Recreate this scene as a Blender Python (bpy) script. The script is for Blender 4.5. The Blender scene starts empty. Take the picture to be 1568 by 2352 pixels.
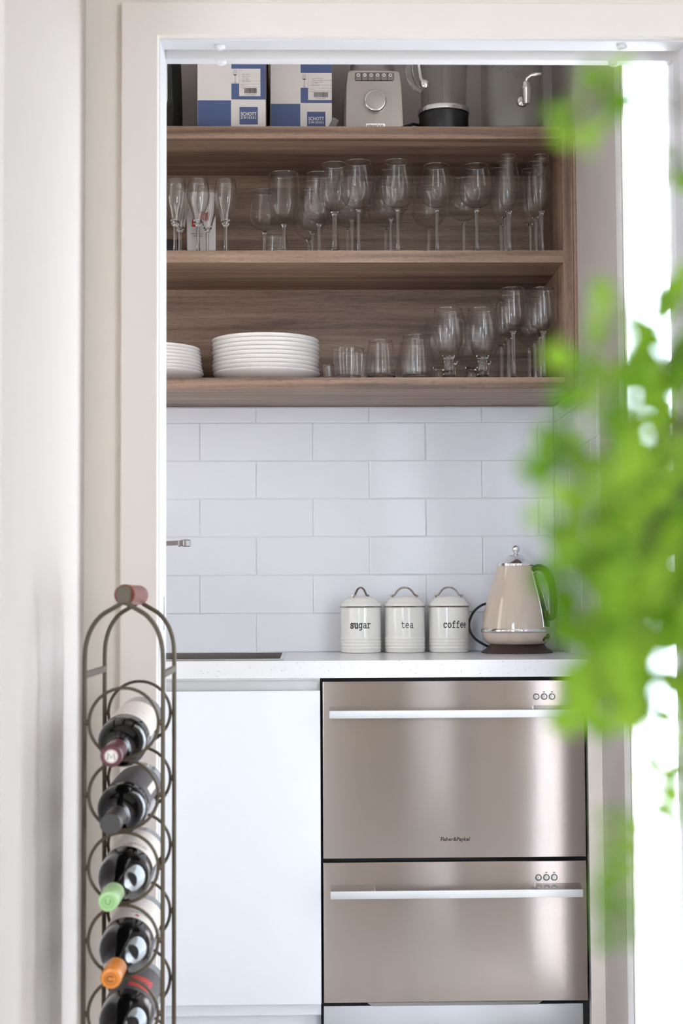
import bpy, bmesh, math, random
from mathutils import Vector, Matrix
PI = math.pi
random.seed(7)
S = bpy.context.scene
COL = S.collection

# ---------------------------------------------------------------- camera
cam_d = bpy.data.cameras.new('camera')
cam = bpy.data.objects.new('camera', cam_d)
COL.objects.link(cam)
S.camera = cam
CAM = Vector((-0.02201, -4.20586, 1.03738))
yaw, pitch, roll = 0.02328, 0.05583, -0.00516
fw = Vector((math.sin(yaw)*math.cos(pitch), math.cos(yaw)*math.cos(pitch), math.sin(pitch)))
rt = Vector((math.cos(yaw), -math.sin(yaw), 0))
up = rt.cross(fw)
r2 = rt*math.cos(roll) + up*math.sin(roll)
u2 = up*math.cos(roll) - rt*math.sin(roll)
m = Matrix((r2, u2, -fw)).transposed().to_4x4()
m.translation = CAM
cam.matrix_world = m
cam_d.sensor_fit = 'VERTICAL'
cam_d.sensor_height = 36
cam_d.sensor_width = 24
cam_d.lens = 3619.49/2352*36
cam_d.clip_start = 0.02
cam_d.dof.use_dof = True
cam_d.dof.focus_distance = 3.85
cam_d.dof.aperture_fstop = 6.6

# ---------------------------------------------------------------- world, exposure
SKY = 17.0
w = bpy.data.worlds.new('sky')
S.world = w
w.use_nodes = True
wn = w.node_tree
bg = wn.nodes['Background']
bg.inputs['Color'].default_value = (0.76, 0.87, 1.0, 1)
bg.inputs['Strength'].default_value = SKY
S.view_settings.view_transform = 'Standard'
S.view_settings.look = 'None'
S.view_settings.gamma = 1
S.view_settings.exposure = -0.03
S.cycles.use_denoising = True
S.cycles.use_adaptive_sampling = False
S.cycles.max_bounces = 14
S.cycles.diffuse_bounces = 5
S.cycles.glossy_bounces = 5
S.cycles.transmission_bounces = 12
S.cycles.transparent_max_bounces = 48
S.cycles.caustics_reflective = False
S.cycles.caustics_refractive = False
S.cycles.sample_clamp_indirect = 8

def portal(name, loc, rot, sx, sy):
    l = bpy.data.lights.new(name, 'AREA')
    l.shape = 'RECTANGLE'; l.size = sx; l.size_y = sy
    l.cycles.is_portal = True
    o = bpy.data.objects.new(name, l); COL.objects.link(o)
    o.location = loc; o.rotation_euler = rot
# daylight openings: the glazed side of the pantry, the living-room windows
portal('daylight_pantry', (0.72, -1.105, 1.25), (0, PI/2, 0), 2.5, 0.40)
portal('daylight_rear', (-1.365, -5.55, 1.275), (PI/2, 0, 0), 0.77, 2.05)
portal('daylight_rear_right', (2.23, -5.55, 1.25), (PI/2, 0, 0), 0.80, 2.1)  # unseen rear-right window, placed for frontal light on the doorway wall
portal('daylight_slot', (0.585, -5.55, 1.15), (PI/2, 0, 0), 0.27, 2.3)
portal('daylight_left', (-1.36, -0.93, 1.2), (0, -PI/2, 0), 1.9, 0.56)

# ---------------------------------------------------------------- materials
def new_mat(name):
    mt = bpy.data.materials.new(name); mt.use_nodes = True
    return mt, mt.node_tree, mt.node_tree.nodes['Principled BSDF']
def srgb(r, g, b):
    f = lambda c: (c/12.92 if c <= 0.04045 else ((c+0.055)/1.055)**2.4)
    return (f(r/255), f(g/255), f(b/255), 1)
def plain(name, col, rough=0.5, metal=0.0, spec=0.5, coat=0.0, bump=0, bscale=200):
    mt, nt, p = new_mat(name)
    p.inputs['Base Color'].default_value = col
    p.inputs['Roughness'].default_value = rough
    p.inputs['Metallic'].default_value = metal
    p.inputs['Specular IOR Level'].default_value = spec
    p.inputs['Coat Weight'].default_value = coat
    if bump:
        n = nt.nodes.new('ShaderNodeTexNoise'); n.inputs['Scale'].default_value = bscale
        tc = nt.nodes.new('ShaderNodeTexCoord'); nt.links.new(tc.outputs['Object'], n.inputs['Vector'])
        b = nt.nodes.new('ShaderNodeBump'); b.inputs['Strength'].default_value = bump; b.inputs['Distance'].default_value = 0.002
        nt.links.new(n.outputs['Fac'], b.inputs['Height']); nt.links.new(b.outputs['Normal'], p.inputs['Normal'])
    return mt
def wood(name, axis, dark, mid, light, rough=0.45):
    mt, nt, p = new_mat(name)
    N, L = nt.nodes, nt.links
    tc = N.new('ShaderNodeTexCoord'); mp = N.new('ShaderNodeMapping')
    sc = [34, 34, 34]; sc[axis] = 1.1
    mp.inputs['Scale'].default_value = sc
    L.new(tc.outputs['Object'], mp.inputs['Vector'])
    n1 = N.new('ShaderNodeTexNoise'); n1.inputs['Scale'].default_value = 1.0; n1.inputs['Detail'].default_value = 8; n1.inputs['Roughness'].default_value = 0.62; n1.inputs['Distortion'].default_value = 0.5
    L.new(mp.outputs['Vector'], n1.inputs['Vector'])
    mp2 = N.new('ShaderNodeMapping'); sc2 = [800, 800, 800]; sc2[axis] = 42
    mp2.inputs['Scale'].default_value = sc2
    L.new(tc.outputs['Object'], mp2.inputs['Vector'])
    n2 = N.new('ShaderNodeTexNoise'); n2.inputs['Scale'].default_value = 1.0; n2.inputs['Detail'].default_value = 3
    L.new(mp2.outputs['Vector'], n2.inputs['Vector'])
    r = N.new('ShaderNodeValToRGB')
    e = r.color_ramp.elements
    e[0].position = 0.30; e[0].color = dark
    e[1].position = 0.72; e[1].color = light
    k = e.new(0.5); k.color = mid
    L.new(n1.outputs['Fac'], r.inputs['Fac'])
    r2_ = N.new('ShaderNodeValToRGB'); r2_.color_ramp.elements[0].position = 0.37; r2_.color_ramp.elements[0].color = (0.5, 0.46, 0.44, 1)
    r2_.color_ramp.elements[1].position = 0.47; r2_.color_ramp.elements[1].color = (1, 1, 1, 1)
    L.new(n2.outputs['Fac'], r2_.inputs['Fac'])
    mx = N.new('ShaderNodeMix'); mx.data_type = 'RGBA'; mx.blend_type = 'MULTIPLY'; mx.inputs['Factor'].default_value = 0.6
    L.new(r.outputs['Color'], mx.inputs['A']); L.new(r2_.outputs['Color'], mx.inputs['B'])
    L.new(mx.outputs['Result'], p.inputs['Base Color'])
    p.inputs['Roughness'].default_value = rough
    b = N.new('ShaderNodeBump'); b.inputs['Strength'].default_value = 0.15; b.inputs['Distance'].default_value = 0.001
    L.new(n2.outputs['Fac'], b.inputs['Height']); L.new(b.outputs['Normal'], p.inputs['Normal'])
    return mt
def steel(name, col, rough, aniso=0.0, wav=0.0):
    mt, nt, p = new_mat(name); N, L = nt.nodes, nt.links
    p.inputs['Base Color'].default_value = col; p.inputs['Metallic'].default_value = 1
    p.inputs['Roughness'].default_value = rough
    tc = N.new('ShaderNodeTexCoord')
    if aniso:
        t = N.new('ShaderNodeTangent'); t.direction_type = 'UV_MAP'; t.uv_map = 'UVMap'
        L.new(t.outputs['Tangent'], p.inputs['Tangent'])
        p.inputs['Anisotropic'].default_value = aniso
        mp = N.new('ShaderNodeMapping'); mp.inputs['Scale'].default_value = (6, 6, 1500)
        L.new(tc.outputs['Object'], mp.inputs['Vector'])
        n = N.new('ShaderNodeTexNoise'); n.inputs['Scale'].default_value = 1; L.new(mp.outputs['Vector'], n.inputs['Vector'])
        r = N.new('ShaderNodeMapRange'); r.inputs['To Min'].default_value = rough*0.85; r.inputs['To Max'].default_value = rough*1.2
        L.new(n.outputs['Fac'], r.inputs['Value']); L.new(r.outputs['Result'], p.inputs['Roughness'])
    if wav:
        n3 = N.new('ShaderNodeTexNoise'); n3.inputs['Scale'].default_value = 1.0; n3.inputs['Detail'].default_value = 0
        m3 = N.new('ShaderNodeMapping'); m3.inputs['Scale'].default_value = (9.0, 1.0, 1.2); L.new(tc.outputs['Object'], m3.inputs['Vector']); L.new(m3.outputs['Vector'], n3.inputs['Vector'])
        b = N.new('ShaderNodeBump'); b.inputs['Strength'].default_value = 1.0; b.inputs['Distance'].default_value = wav
        L.new(n3.outputs['Fac'], b.inputs['Height']); L.new(b.outputs['Normal'], p.inputs['Normal'])
    return mt
def thin_glass(name, tint=(0.985, 0.985, 0.985, 1), boost=1.0, rough=0.0):
    mt = bpy.data.materials.new(name); mt.use_nodes = True
    nt = mt.node_tree; N, L = nt.nodes, nt.links
    N.remove(N['Principled BSDF'])
    g = N.new('ShaderNodeNewGeometry')
    d = N.new('ShaderNodeVectorMath'); d.operation = 'DOT_PRODUCT'
    L.new(g.outputs['Incoming'], d.inputs[0]); L.new(g.outputs['Normal'], d.inputs[1])
    a = N.new('ShaderNodeMath'); a.operation = 'ABSOLUTE'; L.new(d.outputs['Value'], a.inputs[0])
    s = N.new('ShaderNodeMath'); s.operation = 'SUBTRACT'; s.inputs[0].default_value = 1; L.new(a.outputs[0], s.inputs[1])
    q = N.new('ShaderNodeMath'); q.operation = 'POWER'; q.inputs[1].default_value = 5; L.new(s.outputs[0], q.inputs[0])
    mu = N.new('ShaderNodeMath'); mu.operation = 'MULTIPLY_ADD'; mu.inputs[1].default_value = 0.9; mu.inputs[2].default_value = 0.043*boost
    L.new(q.outputs[0], mu.inputs[0])
    tr = N.new('ShaderNodeBsdfTransparent'); tr.inputs['Color'].default_value = tint
    gl = N.new('ShaderNodeBsdfGlossy'); gl.inputs['Roughness'].default_value = rough
    mx = N.new('ShaderNodeMixShader')
    L.new(mu.outputs[0], mx.inputs['Fac']); L.new(tr.outputs[0], mx.inputs[1]); L.new(gl.outputs[0], mx.inputs[2])
    L.new(mx.outputs[0], N['Material Output'].inputs['Surface'])
    return mt
def solid_glass(name):
    mt, nt, p = new_mat(name)
    p.inputs['Base Color'].default_value = (0.97, 0.97, 0.97, 1)
    p.inputs['Transmission Weight'].default_value = 1; p.inputs['Roughness'].default_value = 0; p.inputs['IOR'].default_value = 1.5
    return mt

M = {}
M['wall_cream'] = plain('cream wall paint', srgb(236, 226, 214), 0.7, spec=0.25)
M['wall_left'] = plain('wall paint toned for light', srgb(217, 208, 202), 0.65, spec=0.25)  # left wall tone darkened to offset too much light falling on it
M['trim'] = plain('white satin trim paint', srgb(239, 229, 221), 0.35, spec=0.4)
M['jamb'] = plain('white jamb paint', srgb(228, 226, 228), 0.4, spec=0.4)
M['pantry_wall'] = plain('taupe pantry paint', srgb(192, 183, 182), 0.75, spec=0.2)
M['frame_white'] = plain('bright white window frame', srgb(250, 250, 250), 0.3)
M['ceiling'] = plain('white ceiling paint', srgb(240, 238, 234), 0.8)
M['floor'] = wood('limed floorboards', 1, srgb(200, 194, 188), srgb(216, 212, 208), srgb(228, 225, 222), 0.4)
M['paving'] = plain('pale paving', srgb(214, 212, 208), 0.8, bump=0.2, bscale=30)
M['wood_h'] = wood('walnut laminate horizontal grain', 0, srgb(86, 66, 55), srgb(142, 115, 98), srgb(176, 148, 128))
M['wood_v'] = wood('walnut laminate vertical grain', 2, srgb(86, 66, 55), srgb(142, 115, 98), srgb(176, 148, 128))
M['tile'] = plain('white glazed tile', srgb(237, 238, 245), 0.07, spec=0.5, bump=0.06, bscale=9)
M['grout'] = plain('pale grout', srgb(232, 230, 230), 0.9)
M['white_door'] = plain('white cupboard lacquer', srgb(226, 229, 237), 0.3, spec=0.4)
M['alu'] = steel('brushed aluminium', srgb(205, 205, 206), 0.4)
M['channel'] = plain('satin aluminium channel', srgb(222, 221, 221), 0.35, metal=0.2)
M['steel_dw'] = steel('brushed stainless steel', srgb(178, 167, 162), 0.22, 0.85, 0.0012)
M['steel'] = steel('stainless steel', srgb(205, 203, 202), 0.22)
M['sink_steel'] = steel('polished sink steel', srgb(196, 192, 190), 0.17)
M['steel_kick'] = steel('dull stainless steel', srgb(190, 191, 196), 0.4)
M['chrome'] = steel('chrome', srgb(232, 232, 232), 0.05)
M['nickel'] = steel('nickel', srgb(168, 158, 150), 0.2)
M['black'] = plain('black plastic', srgb(18, 18, 20), 0.35)
M['black_gap'] = plain('black seal', srgb(10, 10, 12), 0.7)
M['iron'] = plain('bronzed wrought iron', srgb(86, 74, 57), 0.45, metal=0.25, spec=0.5)
M['red_wood'] = plain('red stained wood', srgb(124, 54, 34), 0.38)
M['glass'] = thin_glass('clear glass', (0.992, 0.992, 0.992, 1), 0.6, 0.12)
M['pane'] = thin_glass('window pane')
M['dispenser_glass'] = thin_glass('thick clear glass', (0.93, 0.93, 0.92, 1), 1.0, 0.12)
M['solid_glass'] = solid_glass('solid clear glass')
M['porcelain'] = plain('white porcelain', srgb(238, 233, 231), 0.15, spec=0.5)
M['enamel'] = plain('white enamel', srgb(238, 236, 230), 0.12, spec=0.5)
M['ink'] = plain('black ink', srgb(22, 22, 26), 0.4)
M['grey_ink'] = plain('grey ink', srgb(120, 116, 116), 0.6)
M['kettle'] = plain('beige enamel', srgb(205, 188, 172), 0.1, spec=0.6)
M['brown_plastic'] = plain('dark brown plastic', srgb(62, 44, 40), 0.35)
M['carton_white'] = plain('white printed card', srgb(226, 219, 217), 0.6)
M['carton_blue'] = plain('blue printed card', srgb(78, 94, 138), 0.55)
M['carton_edge'] = plain('brown carton edge', srgb(110, 88, 72), 0.8)
M['silver_paint'] = plain('silver grey plastic', srgb(176, 168, 165), 0.38, metal=0.6)
M['button'] = plain('grey button', srgb(132, 126, 126), 0.4, metal=0.4)
M['dark_glass'] = plain('dark tinted glass', srgb(34, 36, 33), 0.06, spec=0.6)
M['red'] = plain('red print', srgb(196, 38, 34), 0.5)
M['bottle_glass'] = plain('black bottle glass', srgb(12, 11, 10), 0.04, spec=0.4)
M['cream_label'] = plain('cream paper label', srgb(238, 226, 215), 0.6)
M['dark_label'] = plain('charcoal paper label', srgb(88, 80, 78), 0.6, bump=0.3, bscale=60)
M['red_label'] = plain('red paper label', srgb(206, 70, 66), 0.6)
M['cap_burgundy'] = plain('burgundy foil', srgb(92, 34, 44), 0.3, spec=0.5)
M['cap_black'] = plain('black foil', srgb(56, 50, 46), 0.35)
M['cap_green'] = plain('green screw cap', srgb(168, 202, 142), 0.4)
M['cap_green_dark'] = plain('green emboss', srgb(120, 172, 96), 0.4)
M['cap_orange'] = plain('orange screw cap', srgb(222, 134, 46), 0.35)
M['cap_orange_dark'] = plain('orange emboss', srgb(140, 72, 28), 0.4)
M['terracotta'] = plain('grey glazed pot', srgb(196, 190, 182), 0.4)
M['soil'] = plain('dark soil', srgb(50, 38, 30), 0.9)
M['stalk'] = plain('dark fern stalk', srgb(70, 66, 30), 0.5)
M['stand_wood'] = wood('plant stand wood', 2, srgb(120, 90, 66), srgb(150, 118, 90), srgb(176, 146, 116))
def quartz():
    mt, nt, p = new_mat('white speckled stone'); N, L = nt.nodes, nt.links
    tc = N.new('ShaderNodeTexCoord')
    v = N.new('ShaderNodeTexVoronoi'); v.inputs['Scale'].default_value = 160; L.new(tc.outputs['Object'], v.inputs['Vector'])
    r = N.new('ShaderNodeValToRGB'); r.color_ramp.elements[0].position = 0.10; r.color_ramp.elements[0].color = srgb(140, 142, 148)
    r.color_ramp.elements[1].position = 0.2; r.color_ramp.elements[1].color = (1, 1, 1, 1)
    L.new(v.outputs['Distance'], r.inputs['Fac'])
    n = N.new('ShaderNodeTexNoise'); n.inputs['Scale'].default_value = 60; L.new(tc.outputs['Object'], n.inputs['Vector'])
    r3 = N.new('ShaderNodeValToRGB'); r3.color_ramp.elements[0].position = 0.5; r3.color_ramp.elements[1].position = 0.6
    r3.color_ramp.elements[0].color = (0, 0, 0, 1)
    L.new(n.outputs['Fac'], r3.inputs['Fac'])
    mx = N.new('ShaderNodeMix'); mx.data_type = 'RGBA'
    mx.inputs['A'].default_value = (1, 1, 1, 1); L.new(r3.outputs['Color'], mx.inputs['Factor']); L.new(r.outputs['Color'], mx.inputs['B'])
    m2 = N.new('ShaderNodeMix'); m2.data_type = 'RGBA'; m2.blend_type = 'MULTIPLY'; m2.inputs['Factor'].default_value = 1
    m2.inputs['A'].default_value = srgb(222, 222, 225); L.new(mx.outputs['Result'], m2.inputs['B'])
    L.new(m2.outputs['Result'], p.inputs['Base Color'])
    p.inputs['Roughness'].default_value = 0.22
    return mt
M['quartz'] = quartz()
def leaf_mat():
    mt = bpy.data.materials.new('fern leaf'); mt.use_nodes = True
    nt = mt.node_tree; N, L = nt.nodes, nt.links
    p = N['Principled BSDF']
    tc = N.new('ShaderNodeTexCoord')
    n = N.new('ShaderNodeTexNoise'); n.inputs['Scale'].default_value = 28; n.inputs['Detail'].default_value = 1
    L.new(tc.outputs['Object'], n.inputs['Vector'])
    r = N.new('ShaderNodeValToRGB')
    r.color_ramp.elements[0].position = 0.38; r.color_ramp.elements[0].color = srgb(98, 146, 18)
    r.color_ramp.elements[1].position = 0.62; r.color_ramp.elements[1].color = srgb(156, 196, 58)
    L.new(n.outputs['Fac'], r.inputs['Fac'])
    L.new(r.outputs['Color'], p.inputs['Base Color'])
    p.inputs['Roughness'].default_value = 0.5; p.inputs['Specular IOR Level'].default_value = 0.25
    t = N.new('ShaderNodeBsdfTranslucent'); L.new(r.outputs['Color'], t.inputs['Color'])
    mx = N.new('ShaderNodeMixShader'); mx.inputs['Fac'].default_value = 0.45
    L.new(p.outputs[0], mx.inputs[1]); L.new(t.outputs[0], mx.inputs[2])
    L.new(mx.outputs[0], N['Material Output'].inputs['Surface'])
    return mt
M['leaf'] = leaf_mat()

# ---------------------------------------------------------------- mesh helpers
class MB:
    def __init__(s): s.v = []; s.f = []; s.mi = []
    def add(s, vs, fs, mi=0):
        o = len(s.v); s.v += [tuple(x) for x in vs]
        s.f += [tuple(i+o for i in f) for f in fs]; s.mi += [mi]*len(fs)
        return s
    def box(s, a, b, mi=0):
        x0, y0, z0 = a; x1, y1, z1 = b
        vs = [(x0,y0,z0),(x1,y0,z0),(x1,y1,z0),(x0,y1,z0),(x0,y0,z1),(x1,y0,z1),(x1,y1,z1),(x0,y1,z1)]
        return s.add(vs, [(0,3,2,1),(4,5,6,7),(0,1,5,4),(1,2,6,5),(2,3,7,6),(3,0,4,7)], mi)
    def lathe(s, prof, n=48, c=(0,0,0), mi=0, xf=None):
        vs, fs, rows = [], [], []
        for r, z in prof:
            if r <= 1e-6: rows.append([len(vs)]); vs.append((0,0,z))
            else:
                rows.append(list(range(len(vs), len(vs)+n)))
                vs += [(r*math.cos(2*PI*i/n), r*math.sin(2*PI*i/n), z) for i in range(n)]
        for a, b in zip(rows, rows[1:]):
            if len(a) == 1 and len(b) == 1: continue
            for i in range(n):
                j = (i+1) % n
                if len(a) == 1: fs.append((a[0], b[j], b[i]))
                elif len(b) == 1: fs.append((a[i], a[j], b[0]))
                else: fs.append((a[i], a[j], b[j], b[i]))
        if xf: vs = [tuple(xf @ Vector(v)) for v in vs]
        vs = [(v[0]+c[0], v[1]+c[1], v[2]+c[2]) for v in vs]
        return s.add(vs, fs, mi)
    def tube(s, path, r, n=10, closed=False, cap=True, mi=0, flat=1.0, up0=None):
        P = [Vector(p) for p in path]; k = len(P)
        rr = r if isinstance(r, (list, tuple)) else [r]*k
        vs, fs = [], []
        prev = None
        for i in range(k):
            if closed: t = (P[(i+1) % k]-P[i-1]).normalized()
            else: t = (P[min(i+1, k-1)]-P[max(i-1, 0)]).normalized()
            if prev is None:
                a = Vector(up0) if up0 else (Vector((0,0,1)) if abs(t.z) < 0.9 else Vector((1,0,0)))
            else: a = prev
            a = (a - t*a.dot(t)).normalized(); b = t.cross(a); prev = a
            for j in range(n):
                th = 2*PI*j/n
                vs.append(P[i] + a*(rr[i]*math.cos(th)) + b*(rr[i]*flat*math.sin(th)))
        for i in range(k if closed else k-1):
            i2 = (i+1) % k
            for j in range(n):
                j2 = (j+1) % n
                fs.append((i*n+j, i*n+j2, i2*n+j2, i2*n+j))
        if cap and not closed:
            fs.append(tuple(reversed(range(n)))); fs.append(tuple((k-1)*n+j for j in range(n)))
        return s.add(vs, fs, mi)
    def prism(s, poly, y0, y1, mi=0):          # polygon in x,z pushed along y
        n = len(poly)
        vs = [(x, y0, z) for x, z in poly] + [(x, y1, z) for x, z in poly]
        fs = [tuple(range(n)), tuple(reversed(range(n, 2*n)))]
        fs += [(i, i+n, (i+1) % n+n, (i+1) % n) for i in range(n)]
        return s.add(vs, fs, mi)
    def sphere(s, c, r, n=20, mi=0):
        k = n//2
        return s.lathe([(r*math.sin(PI*i/k), -r*math.cos(PI*i/k)) for i in range(k+1)], n, c, mi)
    def build(s, name, mats, parent=None, bevel=0.0, smooth=True, angle=35, loc=None, uv=False, recalc=True):
        me = bpy.data.meshes.new(name)
        me.from_pydata(s.v, [], s.f)
        if not isinstance(mats, (list, tuple)): mats = [mats]
        for x in mats: me.materials.append(x)
        for p, i in zip(me.polygons, s.mi): p.material_index = i
        if recalc or bevel:
            bm = bmesh.new(); bm.from_mesh(me)
            if recalc: bmesh.ops.recalc_face_normals(bm, faces=bm.faces)
            if bevel:
                es = [e for e in bm.edges if len(e.link_faces) == 2 and e.calc_face_angle(0) > math.radians(40)]
                bmesh.ops.bevel(bm, geom=es, offset=bevel, segments=3, profile=0.6, affect='EDGES', clamp_overlap=True)
            bm.to_mesh(me); bm.free()
        if smooth:
            for p in me.polygons: p.use_smooth = True
            me.set_sharp_from_angle(angle=math.radians(angle))
        if uv:
            l = me.uv_layers.new(name='UVMap')
            for lp in me.loops:
                c = me.vertices[lp.vertex_index].co
                l.data[lp.index].uv = (c.z, c.x)
        me.update()
        o = bpy.data.objects.new(name, me); COL.objects.link(o)
        if parent: o.parent = parent
        if loc: o.location = loc
        return o
def rounded(w, h, r, n=5, cx=0, cz=0):
    pts = []
    for sx, sz, a0 in ((1,1,0), (-1,1,90), (-1,-1,180), (1,-1,270)):
        for i in range(n+1):
            a = math.radians(a0+90*i/n)
            pts.append((cx+sx*(w/2-r)+r*math.cos(a), cz+sz*(h/2-r)+r*math.sin(a)))
    return pts
def tag(o, label, cat, group=None):
    o['label'] = label; o['category'] = cat
    if group: o['group'] = group
    return o
def thing(name, label, cat, loc=(0,0,0), rotz=0, group=None):
    o = bpy.data.objects.new(name, None); COL.objects.link(o)
    o.empty_display_size = 0.02
    o.location = loc; o.rotation_euler = (0, 0, rotz)
    return tag(o, label, cat, group)
def struct(o):
    o['kind'] = 'structure'; return o
KIDS = {}
def copy_tree(o, parent=None):
    c = o.copy(); COL.objects.link(c)
    if parent: c.parent = parent
    for ch in [x for x in bpy.data.objects if x.parent == o]: copy_tree(ch, c)
    return c
def text_geo(body, size, extrude=0.0, width=None, weight=0.0):
    cu = bpy.data.curves.new('lettering', 'FONT'); cu.body = body; cu.size = size
    cu.align_x = 'CENTER'; cu.align_y = 'CENTER'; cu.offset = weight; cu.resolution_u = 3
    o = bpy.data.objects.new('lettering', cu); COL.objects.link(o)
    dg = bpy.context.evaluated_depsgraph_get()
    me = bpy.data.meshes.new_from_object(o.evaluated_get(dg))
    vs = [(v.co.x, v.co.y) for v in me.vertices]; fs = [tuple(p.vertices) for p in me.polygons]
    bpy.data.objects.remove(o); bpy.data.curves.remove(cu); bpy.data.meshes.remove(me)
    if width and vs:
        x0 = min(v[0] for v in vs); x1 = max(v[0] for v in vs); k = width/(x1-x0)
        vs = [((v[0]-(x0+x1)/2)*k, v[1]) for v in vs]
    return vs, fs
def text_on(mb, body, size, x, y, z, width=None, weight=0.0, mi=0, slant=0.0):
    vs, fs = text_geo(body, size, width=width, weight=weight)
    mb.add([(x+a+slant*b, y, z+b) for a, b in vs], fs, mi)
def arc(cx, cy, rx, ry, a0, a1, n=10):
    return [(cx+rx*math.cos(math.radians(a0+(a1-a0)*i/n)), cy+ry*math.sin(math.radians(a0+(a1-a0)*i/n))) for i in range(n+1)]

# ================================================================ SETTING
def wallbox(name, a, b, mat, parent=None, bevel=0.0):
    o = MB().box(a, b).build(name, mat, parent, bevel=bevel, smooth=bool(bevel))
    if parent is None: struct(o)
    return o
WX = 0.655            # pantry right wall
YW = -1.428           # living-room face of the doorway wall
YB = -1.3033          # pantry side of the doorway
wallbox('floor', (-3.2, -5.6, -0.12), (2.7, 0.12, 0.0), M['floor'])
wallbox('ceiling', (-3.2, -5.6, 2.62), (2.7, 0.12, 2.74), M['ceiling'])
wb = wallbox('wall_back', (-1.42, 0.0, 0), (0.775, 0.12, 2.62), M['pantry_wall'])
f = MB(); wp = [(WX, 0.0), (WX, -0.858), (WX+0.006, -0.858), (0.690, -0.66), (0.690, 0.0)]; n = len(wp)
f.add([(x, y, 0) for x, y in wp]+[(x, y, 2.62) for x, y in wp], [tuple(range(n)), tuple(range(n, 2*n))]+[(i, (i+1) % n, (i+1) % n+n, i+n) for i in range(n)])
wr = struct(f.build('wall_right', M['pantry_wall'], smooth=False))
f = MB()
f.box((-1.42, YB, 0), (-1.30, -1.21, 2.62)); f.box((-1.42, -0.65, 0), (-1.30, 0, 2.62)); f.box((-1.42, -1.21, 0), (-1.30, -0.65, 0.25)); f.box((-1.42, -1.21, 2.15), (-1.30, -0.65, 2.62))
struct(f.build('wall_pantry_left', M['pantry_wall'], smooth=False))
f = MB()
for a, b in (((-1.40, -1.21, 0.25), (-1.35, -1.17, 2.15)), ((-1.40, -0.69, 0.25), (-1.35, -0.65, 2.15)), ((-1.40, -1.17, 0.25), (-1.35, -0.69, 0.29)), ((-1.40, -1.17, 2.11), (-1.35, -0.69, 2.15))): f.box(a, b)
w2 = struct(f.build('window_2', M['trim'], smooth=False))
MB().box((-1.378, -1.17, 0.29), (-1.372, -0.69, 2.11)).build('pane', M['pane'], w2, smooth=False)
# doorway wall
f = MB()
f.box((-3.2, YW, 0), (-0.297, YB-0.005, 2.62)); f.box((-0.297, YW, 2.06), (0.683, YB-0.005, 2.62)); f.box((0.745, YW, 0), (2.7, YB-0.005, 2.62))
struct(f.build('wall_front', M['wall_cream'], smooth=False))
wallbox('wall_left', (-0.53, -2.176, 0), (-0.410, YW, 2.62), M['wall_left'], bevel=0.004)
# glazed living-room walls behind and beside the camera
f = MB()
f.box((-3.2, -5.6, 0), (0.45, -5.5, 0.2)); f.box((0.72, -5.6, 0), (2.7, -5.5, 0.2)); f.box((-3.2, -5.6, 2.3), (2.7, -5.5, 2.62))
for x0, x1 in ((-3.2, -1.75), (-0.98, 0.45), (0.72, 1.83), (2.63, 2.7)): f.box((x0, -5.6, 0.2), (x1, -5.5, 2.3))  # right-hand gap is unseen, placed to light the doorway wall from the front
f.box((-1.75, -5.6, 0.2), (-0.98, -5.5, 0.25)); f.box((0.45, -5.6, 0.65), (0.72, -5.5, 1.15))
struct(f.build('wall_rear', M['wall_cream'], smooth=False))
f = MB()
f.box((2.6, -5.5, 0), (2.7, YW, 0.2)); f.box((2.6, -5.5, 2.3), (2.7, YW, 2.62)); f.box((2.6, -5.5, 0.2), (2.7, -4.2, 2.3)); f.box((2.6, -2.4, 0.2), (2.7, YW, 2.3))
struct(f.build('wall_side', M['wall_cream'], smooth=False))
f = MB(); f.box((0.84, -5.5, 0), (0.92, -5.47, 2.15)); f.box((1.72, -5.5, 0), (1.80, -5.47, 2.15)); f.box((0.92, -5.5, 2.07), (1.72, -5.47, 2.15))
struct(f.build('reflected_posts', M['brown_plastic'], smooth=False))  # unseen dark posts, added to put a dark streak in the dishwasher reflection
bl_m = bpy.data.materials.new('sheer blind'); bl_m.use_nodes = True  # unseen sheet added to dim the slot window's reflection in the tiles
nt = bl_m.node_tree; t_ = nt.nodes.new('ShaderNodeBsdfTranslucent'); t_.inputs['Color'].default_value = (0.55, 0.55, 0.56, 1)
nt.links.new(t_.outputs[0], nt.nodes['Material Output'].inputs['Surface'])
w3 = struct(MB().box((0.45, -5.57, 0.65), (0.72, -5.53, 0.70)).build('window_3', M['trim'], smooth=False))
MB().box((0.452, -5.515, 0.70), (0.718, -5.512, 2.298)).build('light_screen', bl_m, w3, smooth=False)
MB().box((0.452, -5.515, 0.01), (0.718, -5.512, 0.648)).build('light_screen', bl_m, w3, smooth=False)
cu_m = bpy.data.materials.new('dim light_screen'); cu_m.use_nodes = True  # dark sheet added over the unseen side opening to limit left-wall light
nt = cu_m.node_tree; t_ = nt.nodes.new('ShaderNodeBsdfTranslucent'); t_.inputs['Color'].default_value = (0.02, 0.019, 0.017, 1)
nt.links.new(t_.outputs[0], nt.nodes['Material Output'].inputs['Surface'])
w4 = struct(MB().box((2.62, -4.2, 0.2), (2.68, -4.15, 2.3)).build('window_4', M['trim'], smooth=False))
MB().box((2.604, -4.2, 0.203), (2.610, -2.4, 2.297)).build('light_screen', cu_m, w4, smooth=False)
wallbox('wall_far_left', (-3.3, -5.6, 0), (-3.2, 0.12, 2.62), M['wall_cream'])
# outside
struct(MB().add([(-14, -20, -0.15), (16, -20, -0.15), (16, 12, -0.15), (-14, 12, -0.15)], [(0,1,2,3)]).build('ground', M['paving'], smooth=False))

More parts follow.
